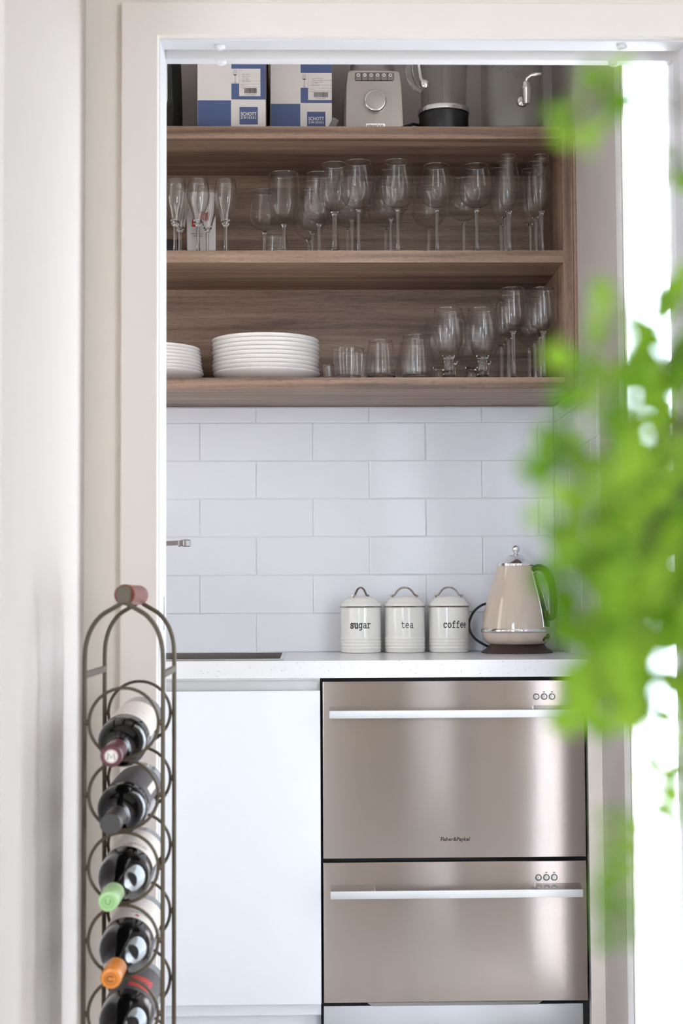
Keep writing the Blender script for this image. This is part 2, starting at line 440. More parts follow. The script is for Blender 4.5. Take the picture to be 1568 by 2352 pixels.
# tiles of the splashback (bricks with pressed edges, on a grout bed)
def tiles(mb, rows, umin, umax, place):
    rnd = random.Random(3)
    for k, (z0, z1, off) in enumerate(rows):
        i0 = int(math.floor((umin-off)/0.302))
        for i in range(i0, i0+12):
            a = off+i*0.302; b = a+0.302
            a2, b2 = max(a, umin), min(b, umax)
            if b2-a2 < 0.004: continue
            g = 0.0008; e = 0.0022; t1, t2 = rnd.uniform(-.0008, .0008), rnd.uniform(-.0006, .0006)
            d = lambda u, z: 0.0075 + t1*(u-(a+b)/2)/0.15 + t2*(z-(z0+z1)/2)/0.05
            o = [(a2+g, z0+g), (b2-g, z0+g), (b2-g, z1-g), (a2+g, z1-g)]
            q = [(a2+g+e, z0+g+e), (b2-g-e, z0+g+e), (b2-g-e, z1-g-e), (a2+g+e, z1-g-e)]
            vs = [place(u, z, 0.002) for u, z in o] + [place(u, z, d(u, z)-0.0012) for u, z in o] + [place(u, z, d(u, z)) for u, z in q]
            mb.add(vs, [(0,1,5,4),(1,2,6,5),(2,3,7,6),(3,0,4,7),(4,5,9,8),(5,6,10,9),(6,7,11,10),(7,4,8,11),(8,9,10,11)])
rows = [(0.9+k*0.102, 0.9+(k+1)*0.102, -0.151 if k % 2 == 0 else 0.0) for k in range(6)]
rows.append((0.9+6*0.102, 1.554, -0.151))
t = MB(); tiles(t, rows, -1.3, WX-0.008, lambda u, z, d: (u, -d, z)); t.build('tile', M['tile'], wb, smooth=False)
MB().box((-1.3, -0.0045, 0.9), (WX, 0, 1.5545)).build('grout', M['grout'], wb, smooth=False)
rows_r = [(a, b, (0.09 if k % 2 else -0.061)) for k, (a, b, o) in enumerate(rows)]
t = MB(); tiles(t, rows_r, 0.008, 0.62, lambda u, z, d: (WX-d, -u, z)); t.build('tile', M['tile'], wr, smooth=False)
MB().box((WX-0.0045, -0.62, 0.9), (WX, 0, 1.5545)).build('grout', M['grout'], wr, smooth=False)

# doorway lining, casings, head with sliding-door track
j = MB(); j.box((-0.297, -1.4290, 0), (-0.277, YB, 2.06)); jl = struct(j.build('trim_1', M['jamb'], bevel=0.0015))
h = MB()
h.box((-0.277, -1.4290, 2.04), (0.690, -1.3806, 2.075)); h.box((-0.277, -1.3295, 2.04), (0.690, YB, 2.075)); h.box((-0.277, -1.3806, 2.068), (0.745, -1.3295, 2.095))
struct(h.build('trim_2', M['jamb'], bevel=0.0012))
r_ = MB(); r_.box((0.668, -1.4290, 0), (0.745, -1.3806, 2.04)); r_.box((0.668, -1.3295, 0), (0.745, YB, 2.04))
struct(r_.build('trim_3', M['jamb'], bevel=0.0015))
c = MB()
c.prism([(-0.345, 0), (-0.2795, 0), (-0.2795, 2.0425), (0.672, 2.0425), (0.672, 0), (0.738, 0), (0.738, 2.104), (-0.345, 2.104)], -1.4474, YW)
struct(c.build('trim_4', M['trim'], bevel=0.004))
d = struct(MB().box((0.682, -1.374, 0.01), (1.5, -1.336, 2.05)).build('door_1', M['trim'], bevel=0.001))
for x, y, lab in ((-0.1722, -1.4019, 'white rubber buffer at the left of the door head, in front of the track'), (-0.1741, -1.3211, 'white rubber buffer at the left of the door head, behind the track'),
             (0.5569, -1.4081, 'white rubber buffer at the right of the door head, in front of the track'), (0.5578, -1.3224, 'white rubber buffer at the right of the door head, behind the track')):
    b = MB().lathe([(0, 0), (0.0085, 0), (0.0095, -0.002), (0.0085, -0.006), (0.005, -0.008), (0, -0.0085)], 20).build('door_buffer', M['jamb'])
    b.location = (x, y, 2.0402); tag(b, lab, 'door buffer', 'buffers under the door head')
# strike plate on the left lining
sp = MB().box((-0.2772, -1.366, 0.985), (-0.2755, -1.345, 1.045)).build('strike_plate', M['chrome'], bevel=0.0006)
tag(sp, 'narrow chrome strike plate on the left side of the door lining', 'strike plate')

# glazed side of the pantry
g = MB()
for a, b in (((WX-0.003, -0.918, 0.0), (WX+0.004, -0.8585, 2.55)), ((WX+0.010, -1.3075, 0.0), (0.690, -1.290, 2.55)), ((WX-0.001, -1.290, 0.0), (WX+0.008, -0.918, 0.04)), ((WX-0.001, -1.290, 2.47), (WX+0.008, -0.918, 2.55))):
    g.box(a, b)
win = struct(g.build('window_1', M['frame_white'], bevel=0.001))
MB().box((WX, -1.290, 0.04), (WX+0.004, -0.918, 2.47)).build('pane', M['pane'], win, smooth=False)
MB().box((WX-0.0028, -0.9198, 0.04), (WX-0.0002, -0.9180, 2.47)).build('glazing_bead', M['grey_ink'], win, smooth=False)
struct(MB().box((WX, -1.3075, 2.55), (0.690, -0.8585, 2.62)).build('wall_lintel', M['pantry_wall'], smooth=False))

# ================================================================ JOINERY AND APPLIANCES
ZT, ZM, ZB = 2.2115, 1.9003, 1.5842
D = 0.355
XL, XR = -1.29, 0.620
sh = thing('open_shelf_cabinet', 'walnut brown open wall cabinet with two compartments above the white tiles', 'shelf cabinet', (0, 0, 1.5563))
def P0(o): return o
zo = 1.5563
MB().box((XL, -D, 0), (XR, 0, ZB-zo)).build('bottom_board', M['wood_h'], sh, bevel=0.0006)
MB().box((XL, -D, 1.8698-zo), (XR, -0.012, ZM-zo)).build('shelf_board', M['wood_h'], sh, bevel=0.0006)
MB().box((XL, -D, 2.1808-zo), (XR, 0, ZT-zo)).build('top_board', M['wood_h'], sh, bevel=0.0006)
MB().box((XL, -0.012, ZB-zo), (XR, -0.0005, 2.1808-zo)).build('back_panel', M['wood_h'], sh, smooth=False)
MB().box((XR, -D-0.001, 0), (0.6455, 0, ZT-zo)).build('side_panel', M['wood_v'], sh, bevel=0.0006)
MB().box((0.6465, -D-0.001, 0), (WX-0.0005, -0.02, ZT-zo)).build('scribe_strip', M['wood_v'], sh, bevel=0.0005)
MB().box((XL-0.02, -D, 0), (XL, 0, ZT-zo)).build('side_panel', M['wood_v'], sh, bevel=0.0006)

# benchtop with a sink cut-out
ZC, BT = 0.90, 0.039
sx0, sx1, sy0, sy1 = -0.86, -0.075, -0.545, -0.085
b = MB()
b.box((-1.295, -0.615, ZC-BT), (sx0, -0.0005, ZC)); b.box((sx1, -0.615, ZC-BT), (WX-0.0005, -0.0005, ZC))
b.box((sx0, -0.615, ZC-BT), (sx1, sy0, ZC)); b.box((sx0, sy1, ZC-BT), (sx1, -0.0005, ZC))
bench = tag(b.build('benchtop', M['quartz'], smooth=False), 'white speckled stone benchtop running under the tiled splashback', 'benchtop')
sink = thing('kitchen_sink', 'stainless steel sink set into the left of the white benchtop', 'sink', (0, 0, ZC))
s_ = MB(); rm = 0.012
s_.box((sx0-rm, sy0-rm, 0.0003), (sx1+rm*0.1, sy0+0.006, 0.0025)); s_.box((sx0-rm, sy1-0.006, 0.0003), (sx1+rm*0.1, sy1+rm, 0.0025))
s_.box((sx0-rm, sy0, 0.0003), (sx0+0.006, sy1, 0.0025)); s_.box((sx1-0.006, sy0, 0.0003), (sx1+rm*0.1, sy1, 0.0025))
s_.build('rim', M['steel'], sink, bevel=0.0008)
s_ = MB(); q = 0.003; t_ = 0.0012
s_.box((sx0+q, sy0+q, -0.18), (sx1-q, sy1-q, -0.18+t_)); s_.box((sx0+q, sy0+q, -0.18), (sx0+q+t_, sy1-q, 0.001)); s_.box((sx1-q-t_, sy0+q, -0.18), (sx1-q, sy1-q, 0.001))
s_.box((sx0+q, sy0+q, -0.18), (sx1-q, sy0+q+t_, 0.001)); s_.box((sx0+q, sy1-q-t_, -0.18), (sx1-q, sy1-q, 0.001))
s_.build('bowl', M['sink_steel'], sink, smooth=False)
tap = thing('kitchen_tap', 'chrome mixer tap with a flat spout reaching over the sink', 'tap', (-0.52, -0.055, ZC))
MB().lathe([(0, 0), (0.026, 0), (0.026, 0.006), (0.019, 0.010), (0.019, 0.30), (0.017, 0.306), (0, 0.306)], 28).build('body', M['chrome'], tap)
sv = Vector((0.205, -0.245, 0)); sl = sv.length; dirv = sv.normalized(); nv = Vector((-dirv.y, dirv.x, 0))
sp_ = MB()
def obox(mb, o, l0, l1, w, z0, z1):
    vs = []
    for z in (z0, z1):
        for l, k in ((l0, -w), (l1, -w), (l1, w), (l0, w)): vs.append(tuple(o + dirv*l + nv*k + Vector((0, 0, z))))
    mb.add(vs, [(0,3,2,1),(4,5,6,7),(0,1,5,4),(1,2,6,5),(2,3,7,6),(3,0,4,7)])
obox(sp_, Vector((0,0,0)), 0.005, sl-0.018, 0.011, 0.275, 0.288)
sp_.build('spout', M['chrome'], tap, bevel=0.003)
sp_ = MB(); obox(sp_, Vector((0,0,0)), sl-0.022, sl+0.004, 0.0125, 0.2712, 0.2888); sp_.build('spout_tip', M['chrome'], tap, bevel=0.004)
MB().tube([(0, 0, 0.306), (0, 0.0, 0.325), (0.03, 0.0, 0.345)], 0.005, 10).build('lever', M['chrome'], tap)

# white base cupboard
cup = thing('base_cupboard', 'plain white base cupboard under the sink with a finger-pull channel', 'cupboard', (0, 0, 0))
MB().box((-1.29, -0.578, 0.10), (0.0105, -0.01, 0.62)).build('carcass', M['white_door'], cup, smooth=False)
MB().box((-1.29, -0.55, 0.0), (0.0105, -0.53, 0.10)).build('kickboard', M['white_door'], cup, smooth=False)
MB().box((-0.62, -0.600, 0.1289), (0.0112, -0.5795, 0.8318)).build('door', M['white_door'], cup, bevel=0.001)
MB().box((-1.28, -0.600, 0.1289), (-0.623, -0.5795, 0.8318)).build('door', M['white_door'], cup, bevel=0.001)
ch = MB(); ch.box((-1.29, -0.598, 0.8565), (0.0112, -0.57, 0.8600)); ch.box((-1.29, -0.574, 0.8), (0.0112, -0.570, 0.8565))
ch.build('finger_pull', M['channel'], cup, bevel=0.0004)

# double drawer dishwasher
dw = thing('dishwasher', 'stainless steel double drawer dishwasher between the white cupboard and the wall', 'dishwasher', (0, 0, 0))
X0, X1 = 0.0167, 0.6137
MB().box((0.0125, -0.575, 0.06), (0.6195, -0.02, 0.8600)).build('housing', M['black_gap'], dw, smooth=False)
def drawer(z0, z1, zh, zb, logo):
    n = 24
    f = MB(); vs = []; 
    dr = MB().box((X0, -0.600, z0), (X1, -0.577, z1)).build('drawer_front', M['steel_dw'], dw, bevel=0.002, uv=True)
    hd = MB()
    hd.prism([(0, 0), (0.566, 0), (0.566, 0.0175), (0, 0.0175)], -0.0455, -0.040)
    o = hd.build('handle', M['alu'], dr, bevel=0.0008); o.location = (0.0320, -0.60, zh)
    for a, b_ in ((0.0, 0.10), (0.466, 0.566)):
        w_ = MB()
        w_.add([(a, -0.040, 0.001), (b_, -0.040, 0.001), (b_, 0.0003, 0.006), (a, 0.0003, 0.006), (a, -0.040, 0.0165), (b_, -0.040, 0.0165), (b_, 0.0003, 0.024), (a, 0.0003, 0.024)],
               [(0,3,2,1),(4,5,6,7),(0,1,5,4),(1,2,6,5),(2,3,7,6),(3,0,4,7)])
        o = w_.build('handle_bracket', M['steel'], dr, bevel=0.001); o.location = (0.0320, -0.60, zh)
    for i, x in enumerate((0.5042, 0.5222, 0.5402)):
        bt = MB().lathe([(0, 0.0022), (0.0052, 0.002), (0.0056, 0.0005), (0.0064, 0.0005), (0.007, 0.0022), (0.0078, 0.0018), (0.0080, 0)], 28, xf=Matrix.Rotation(PI/2, 4, 'X'))
        o = bt.build('button', M['steel'], dr); o.location = (x, -0.6002, zb)
        k = MB().lathe([(0, 0), (0.0068, 0), (0.0068, 0.0006), (0, 0.0006)], 28, xf=Matrix.Rotation(PI/2, 4, 'X'))
        k2 = MB().lathe([(0.0056, 0.0012), (0.0063, 0.0012)], 28, xf=Matrix.Rotation(PI/2, 4, 'X')).build('button_ring', M['black'], o, recalc=False)
        if i:
            l = MB().box((-0.0022, -0.0006, 0), (0.0022, 0, 0.0018)).build('indicator_light', M['black'], dr, smooth=False)
            l.location = (x, -0.6002, zb+0.0095)
    if logo:
        tm = MB(); text_on(tm, 'Fisher&Paykel', 0.0125, 0.3161, -0.6006, 0.4938, width=0.0655, weight=0.0002, slant=0.12)
        tm.build('lettering', M['ink'], dr, smooth=False)
drawer(0.4524, 0.8522, 0.7712, 0.8150, True)
drawer(0.1307, 0.4436, 0.3700, 0.4068, False)
lip = MB(); lip.add([(0.114, -0.598, 0.1300), (0.510, -0.598, 0.1300), (0.500, -0.592, 0.1210), (0.126, -0.592, 0.1210), (0.114, -0.56, 0.1300), (0.510, -0.56, 0.1300), (0.500, -0.56, 0.1210), (0.126, -0.56, 0.1210)],
    [(0,1,2,3),(7,6,5,4),(0,4,5,1),(1,5,6,2),(2,6,7,3),(3,7,4,0)]); lip.build('vent_lip', M['alu'], dw, smooth=False)
MB().box((0.0167, -0.585, 0.0), (0.6045, -0.577, 0.1205)).build('kickplate', M['steel_kick'], dw, uv=True, bevel=0.0005)
fl = MB().box((0.6215, -0.600, 0.0), (WX+0.0-0.0005, -0.03, 0.8600)).build('filler_panel', M['trim'], bevel=0.0006)
tag(fl, 'narrow cream filler panel between the dishwasher and the wall', 'filler panel')

# ================================================================ GLASSWARE
def smooth_prof(pts, n=6):
    P = [Vector(p).to_3d() if len(p) == 3 else Vector((p[0], p[1], 0)) for p in pts]; out = []
    for i in range(len(P)-1):
        p0 = P[max(i-1, 0)]; p1 = P[i]; p2 = P[i+1]; p3 = P[min(i+2, len(P)-1)]
        for k in range(n):
            t = k/n
            q = 0.5*((2*p1)+(p2-p0)*t+(2*p0-5*p1+4*p2-p3)*t*t+(3*p1-p0-3*p2+p3)*t**3)
            out.append((max(q.x, 0), q.y))
    out.append((P[-1].x, P[-1].y)); return out
def stem_glass(name, label, cat, H, hb, dia, rim, zwide, foot=0.036, stem=0.0036, wall=0.0011, solid=False, cone=False):
    t = thing(name, label, cat)
    R = dia/2
    if cone:
        pr = [(0.0045, hb-0.012), (0.010, hb-0.002), (R*0.55, hb+(zwide-hb)*0.33), (R*0.86, hb+(zwide-hb)*0.68), (R, zwide), (R*0.98, zwide+(H-zwide)*0.5), (rim/2, H)]
    else:
        pr = [(0.0025, hb-0.002), (R*0.40, hb+0.0045), (R*0.72, hb+(zwide-hb)*0.30), (R*0.93, hb+(zwide-hb)*0.66), (R, zwide), (R*0.955, zwide+(H-zwide)*0.38), ((R*0.86+rim/2*0.9)/1.78, zwide+(H-zwide)*0.68), (rim/2, H)]
    po = smooth_prof(pr)
    pi_ = [(max(r-wall, 0.0), z) for r, z in po if z > hb+0.004]
    prof = [(0, po[0][1])] + po + [(po[-1][0]-wall*0.5, H+0.0006)] + list(reversed(pi_)) + [(0, hb+0.003)]
    g = M['solid_glass'] if solid else M['glass']
    MB().lathe(prof, 56).build('bowl', g, t, angle=60)
    MB().tube([(rim/2*math.cos(2*PI*i/48), rim/2*math.sin(2*PI*i/48), H) for i in range(48)], 0.0009, 8, closed=True, up0=(0, 0, 1)).build('rim', M['solid_glass'], t)
    sp = smooth_prof([(stem*1.9, hb-0.0025), (stem*1.15, hb-0.012), (stem, hb*0.6), (stem*1.02, hb*0.3), (stem*1.5, 0.012), (stem*2.6, 0.0062)])
    MB().lathe([(0, hb-0.0022)]+sp+[(0, 0.006)], 20).build('stem', M['solid_glass'], t, angle=60)
    MB().lathe([(0, 0.0), (foot*0.97, 0.0), (foot, 0.001), (foot*0.97, 0.0018), (foot*0.5, 0.0030), (stem*2.6, 0.0058), (0, 0.0060)], 48).build('foot', g, t, angle=60)
    return t
def place(o, x, y, z, label, group, rot=0):
    o.location = (x, y, z); o.rotation_euler.z = rot; o['label'] = label; o['group'] = group
def family(src, spots, z, group):
    for i, (x, y, lab) in enumerate(spots):
        o = src if i == 0 else copy_tree(src)
        place(o, x, y, z, lab, group)
gm = 'stemware on the middle shelf'
family(stem_glass('champagne_glass', '', 'champagne glass', 0.1915, 0.0864, 0.056, 0.049, 0.148, foot=0.027, stem=0.0042, wall=0.0016, solid=True, cone=True),
    [(-0.2867, -0.29, 'short tulip champagne glass standing directly in front of the white and red box'),
     (-0.2180, -0.29, 'short tulip champagne glass standing alone to the right of the white box'),
     (-0.3445, -0.29, 'short tulip champagne glass half hidden by the left door lining'),
     (-0.3373, -0.226, 'short tulip champagne glass in the second row nearest the left door lining'),
     (-0.2678, -0.222, 'short tulip champagne glass in the second row in front of the white box')], ZM, gm)
family(stem_glass('wine_glass', '', 'wine glass', 0.240, 0.122, 0.094, 0.0637, 0.164, foot=0.039),
    [(0.2146, -0.290, 'large balloon wine glass in the middle of the front row, broadest of all'),
     (0.1159, -0.285, 'large balloon wine glass in the front row overlapping the thick-stemmed glass'),
     (0.2030, -0.190, 'large balloon wine glass second in line behind the broadest front balloon glass'),
     (0.1950, -0.088, 'large balloon wine glass at the back of the line behind the broadest balloon glass'),
     (0.1030, -0.184, 'large balloon wine glass second in line behind the thick-stemmed glass'),
     (0.0945, -0.083, 'large balloon wine glass last in line near the back panel behind the thick-stemmed glass')], ZM, gm)
family(stem_glass('wine_glass', '', 'wine glass', 0.2295, 0.122, 0.0875, 0.0627, 0.164, foot=0.037),
    [(0.3135, -0.29, 'medium balloon wine glass in the front row just right of the broadest one'),
     (0.4136, -0.29, 'medium balloon wine glass in the front row next to the tall flutes'),
     (0.3100, -0.075, 'medium balloon wine glass at the back panel, second from the tall flutes'),
     (0.3953, -0.154, 'medium balloon wine glass in the second row next to the tall flutes')], ZM, gm)
family(stem_glass('wine_glass', '', 'wine glass', 0.2285, 0.1106, 0.0825, 0.0647, 0.158, foot=0.036, stem=0.0052),
    [(0.0553, -0.305, 'wine glass with a thick flaring stem standing foremost on the middle shelf')], ZM, gm)
family(stem_glass('wine_glass', '', 'wine glass', 0.2169, 0.0925, 0.085, 0.066, 0.140, foot=0.035),
    [(0.0171, -0.255, 'wine glass tucked behind and left of the thick-stemmed glass'),
     (0.0010, -0.165, 'wine glass second in line behind the thick-stemmed glass, left side'),
     (-0.0087, -0.075, 'wine glass last in line by the back panel, left of the balloon glasses')], ZM, gm)
family(stem_glass('wine_glass', '', 'wine glass', 0.208, 0.0831, 0.0844, 0.0714, 0.128, foot=0.035),
    [(-0.0716, -0.29, 'upright rounded wine glass, leftmost big bowl in the front row')], ZM, gm)
family(stem_glass('wine_glass', '', 'wine glass', 0.1876, 0.0856, 0.0775, 0.064, 0.122, foot=0.032),
    [(-0.1231, -0.20, 'smaller wine glass behind the leftmost big bowl, showing on its left')], ZM, gm)
fl_src = stem_glass('champagne_flute', '', 'champagne flute', 0.2555, 0.116, 0.054, 0.0389, 0.178, foot=0.030, stem=0.0042)
family(fl_src,
    [(0.4949, -0.29, 'tall slim champagne flute in the front row beside the balloon glasses'),
     (0.5776, -0.29, 'tall slim champagne flute in the front row beside the cabinet side'),
     (0.4930, -0.228, 'tall flute second in the column beside the balloon glasses'),
     (0.4900, -0.166, 'tall flute third in the column beside the balloon glasses'),
     (0.5720, -0.226, 'tall flute second in the column beside the cabinet side'),
     (0.5672, -0.158, 'tall flute third in the column beside the cabinet side')], ZM, gm)
gb = 'glasses on the bottom shelf'
family(stem_glass('wine_glass', '', 'wine glass', 0.2325, 0.127, 0.070, 0.055, 0.165, foot=0.033, stem=0.0042),
    [(0.5025, -0.29, 'slender wine glass in the front row beside the short beer glasses'),
     (0.5783, -0.29, 'slender wine glass in the front row by the cabinet side, bottom shelf'),
     (0.5040, -0.185, 'slender wine glass second in line beside the beer glasses'),
     (0.4985, -0.085, 'slender wine glass last in line beside the beer glasses'),
     (0.5810, -0.216, 'slender wine glass second in line by the cabinet side, bottom shelf'),
     (0.5785, -0.140, 'slender wine glass third in line by the cabinet side, bottom shelf'),
     (0.5750, -0.062, 'slender wine glass at the very back by the cabinet side, bottom shelf')], ZB, gb)
def beer_glass():
    t = thing('beer_glass', '', 'beer glass')
    H, R = 0.1812, 0.0405
    po = smooth_prof([(0.012, 0.056), (0.018, 0.066), (0.030, 0.084), (0.0385, 0.112), (R, 0.136), (0.0385, 0.162), (0.0345, H)])
    inn = [(r-0.0016, z) for r, z in po if z > 0.074]
    MB().lathe([(0, 0.056)]+po+[(0.0338, H+0.0007)]+list(reversed(inn))+[(0, 0.071)], 56).build('bowl', M['glass'], t, angle=60)
    MB().tube([(0.0338*math.cos(2*PI*i/48), 0.0338*math.sin(2*PI*i/48), H) for i in range(48)], 0.0010, 8, closed=True, up0=(0, 0, 1)).build('rim', M['solid_glass'], t)
    st = smooth_prof([(0.0165, 0.064), (0.0125, 0.054), (0.0105, 0.040), (0.0115, 0.024), (0.015, 0.012), (0.020, 0.006)])
    MB().lathe([(0, 0.0655)]+st+[(0, 0.006)], 32).build('stem', M['solid_glass'], t, angle=60)
    MB().lathe([(0, 0), (0.0295, 0), (0.031, 0.0018), (0.0295, 0.0035), (0.021, 0.0058), (0, 0.0060)], 48).build('foot', M['solid_glass'], t, angle=60)
    return t
family(beer_glass(), [(0.3399, -0.285, 'stubby stemmed beer glass in the front row beside the stemless tumblers'),
    (0.4252, -0.285, 'stubby stemmed beer glass in the front row beside the slender wine glasses'),
    (0.3560, -0.190, 'stubby beer glass second in line behind the one by the tumblers'),
    (0.4420, -0.190, 'stubby beer glass second in line behind the one by the wine glasses'),
    (0.3330, -0.090, 'stubby beer glass at the back panel behind the one by the tumblers'),
    (0.4180, -0.090, 'stubby beer glass at the back panel behind the one by the wine glasses')], ZB, gb)
def tumbler(name, cat, pr, base, wall=0.0014):
    t = thing(name, '', cat)
    po = smooth_prof(pr); H = pr[-1][1]
    inn = [(max(r-wall, 0), z) for r, z in po if z > base+0.004]
    MB().lathe([(pr[0][0]*0.5, base)] + [p for p in po if p[1] >= base-0.001] + [(po[-1][0]-wall/2, H+0.0006)] + list(reversed(inn)) + [(0, base+0.003), (0, base)], 56).build('body', M['glass'], t, angle=60)
    MB().tube([((po[-1][0]-wall/2)*math.cos(2*PI*i/48), (po[-1][0]-wall/2)*math.sin(2*PI*i/48), H) for i in range(48)], 0.0010, 8, closed=True, up0=(0, 0, 1)).build('rim', M['solid_glass'], t)
    bot = [p for p in po if p[1] <= base+0.0005]
    MB().lathe([(0, 0.0005), (pr[0][0]*0.8, 0.0)] + bot + [(bot[-1][0]-wall, base+0.001), (0, base+0.0005)], 48).build('base', M['solid_glass'], t, angle=60)
    return t
family(tumbler('tumbler', 'tumbler', [(0.030, 0.0), (0.0325, 0.004), (0.0355, 0.022), (0.0385, 0.05), (0.0398, 0.080)], 0.010),
    [(0.0884, -0.285, 'low wide tumbler with straight flared sides right of the shot glass'), (0.118, -0.19, 'low wide tumbler behind, showing between the low tumbler and the stemless glass')], ZB, gb)
stl = tumbler('stemless_glass', 'stemless glass', [(0.028, 0.0), (0.0335, 0.005), (0.0385, 0.020), (0.0388, 0.034), (0.0360, 0.064), (0.0295, 0.1016)], 0.012)
family(stl, [(0.1701, -0.285, 'stemless tapering tumbler next to the low wide tumbler')], ZB, gb)
o2 = copy_tree(stl); place(o2, -0.098, -0.12, ZM, 'squat stemless glass behind the leftmost big wine bowl', gm)
family(tumbler('stemless_glass', 'stemless glass', [(0.030, 0.0), (0.0365, 0.006), (0.0408, 0.022), (0.0411, 0.036), (0.0385, 0.070), (0.0315, 0.1135)], 0.013),
    [(0.2574, -0.285, 'larger stemless tumbler next to the beer glasses, front row'), (0.2560, -0.185, 'larger stemless tumbler half hidden behind the front one')], ZB, gb)
family(tumbler('shot_glass', 'shot glass', [(0.010, 0.0), (0.0112, 0.003), (0.0118, 0.02), (0.0128, 0.040)], 0.009),
    [(0.0375, -0.285, 'tiny shot glass between the plate stack and the low tumbler')], ZB, gb)

# plates
def plate(R):
    s = R/0.138
    pr = [(0, 0.0016), (0.060*s, 0.0016), (0.074*s, 0.0), (0.080*s, 0.0), (0.084*s, 0.0022), (0.105*s, 0.0075), (0.124*s, 0.0165), (0.1335*s, 0.0245), (0.1372*s, 0.0288), (0.138*s, 0.0312), (0.1370*s, 0.0326), (0.1350*s, 0.0322), (0.1300*s, 0.0275), (0.121*s, 0.0198), (0.104*s, 0.0115), (0.084*s, 0.0066), (0, 0.0058)]
    return MB().lathe(pr, 96)
ordn = ['bottom', 'second from the bottom', 'third from the bottom', 'fourth from the bottom', 'fifth from the bottom', 'sixth from the bottom', 'seventh from the bottom', 'eighth from the bottom', 'topmost']
src = None
for i in range(9):
    if src is None: o = src = plate(0.138).build('dinner_plate', M['porcelain'], angle=70)
    else: o = src.copy(); COL.objects.link(o)
    jx = [0.0016, 0.0, -0.0008, 0.0004, 0.001, -0.0012, 0.0006, -0.0004, -0.0014][i]
    o.location = (-0.1205+jx, -0.185, ZB+0.0004+i*0.0107)
    tag(o, 'white plate, %s in the wide stack beside the shot glass' % ordn[i], 'plate', 'wide stack of white plates')
src = None
ord8 = ordn[:7] + ['topmost']
for i in range(8):
    R = [0.138, 0.136, 0.1335, 0.133, 0.1325, 0.1315, 0.1305, 0.129][i]
    o = plate(R).build('dinner_plate', M['porcelain'], angle=70)
    o.location = (-0.416, -0.20, ZB+0.0004+i*0.0088)
    tag(o, 'white plate, %s in the stack by the left door lining' % ord8[i], 'plate', 'left stack of white plates')

# white box behind the champagne glasses
bx = thing('glassware_box', 'small white glassware box with a red emblem behind the champagne glasses', 'box', (-0.2915, -0.11, ZM), 0.10)
MB().box((-0.037, -0.035, 0), (0.037, 0.035, 0.201)).build('carton', M['carton_white'], bx, bevel=0.0006)
k = MB(); k.prism([(-0.025, 0.109), (-0.008, 0.109), (-0.010, 0.128), (-0.018, 0.133), (-0.024, 0.127)], -0.0356, -0.0352)
k.prism([(-0.006, 0.126), (0.012, 0.122), (0.015, 0.148), (0.006, 0.144), (0.001, 0.150), (-0.006, 0.145)], -0.0356, -0.0352)
k.prism([(0.014, 0.126), (0.018, 0.126), (0.018, 0.150), (0.014, 0.147)], -0.0356, -0.0352)
k.build('emblem', M['red'], bx, smooth=False)
k = MB(); text_on(k, 'A', 0.017, -0.0165, -0.0358, 0.1185, weight=0.0004); text_on(k, 'RC', 0.011, 0.003, -0.0358, 0.136); k.build('emblem_letter', M['carton_white'], bx, smooth=False)
k = MB(); text_on(k, 'LE', 0.008, -0.013, -0.0356, 0.099)
for z, a, b in ((0.089, -0.027, 0.003), (0.083, -0.022, 0.001)):
    x = a
    while x < b: 
        wd = 0.002+0.002*random.random(); k.prism([(x, z), (x+wd, z), (x+wd, z+0.0022), (x, z+0.0022)], -0.0355, -0.0352); x += wd+0.0012
k.build('printed_text', M['grey_ink'], bx, smooth=False)
o = MB().box((-0.03, -0.03, 0), (0.03, 0.03, 0.075)).build('small_box', M['black'], bevel=0.001); o.location = (-0.372, -0.12, ZM)
tag(o, 'small black box at the left behind the champagne glasses', 'box')

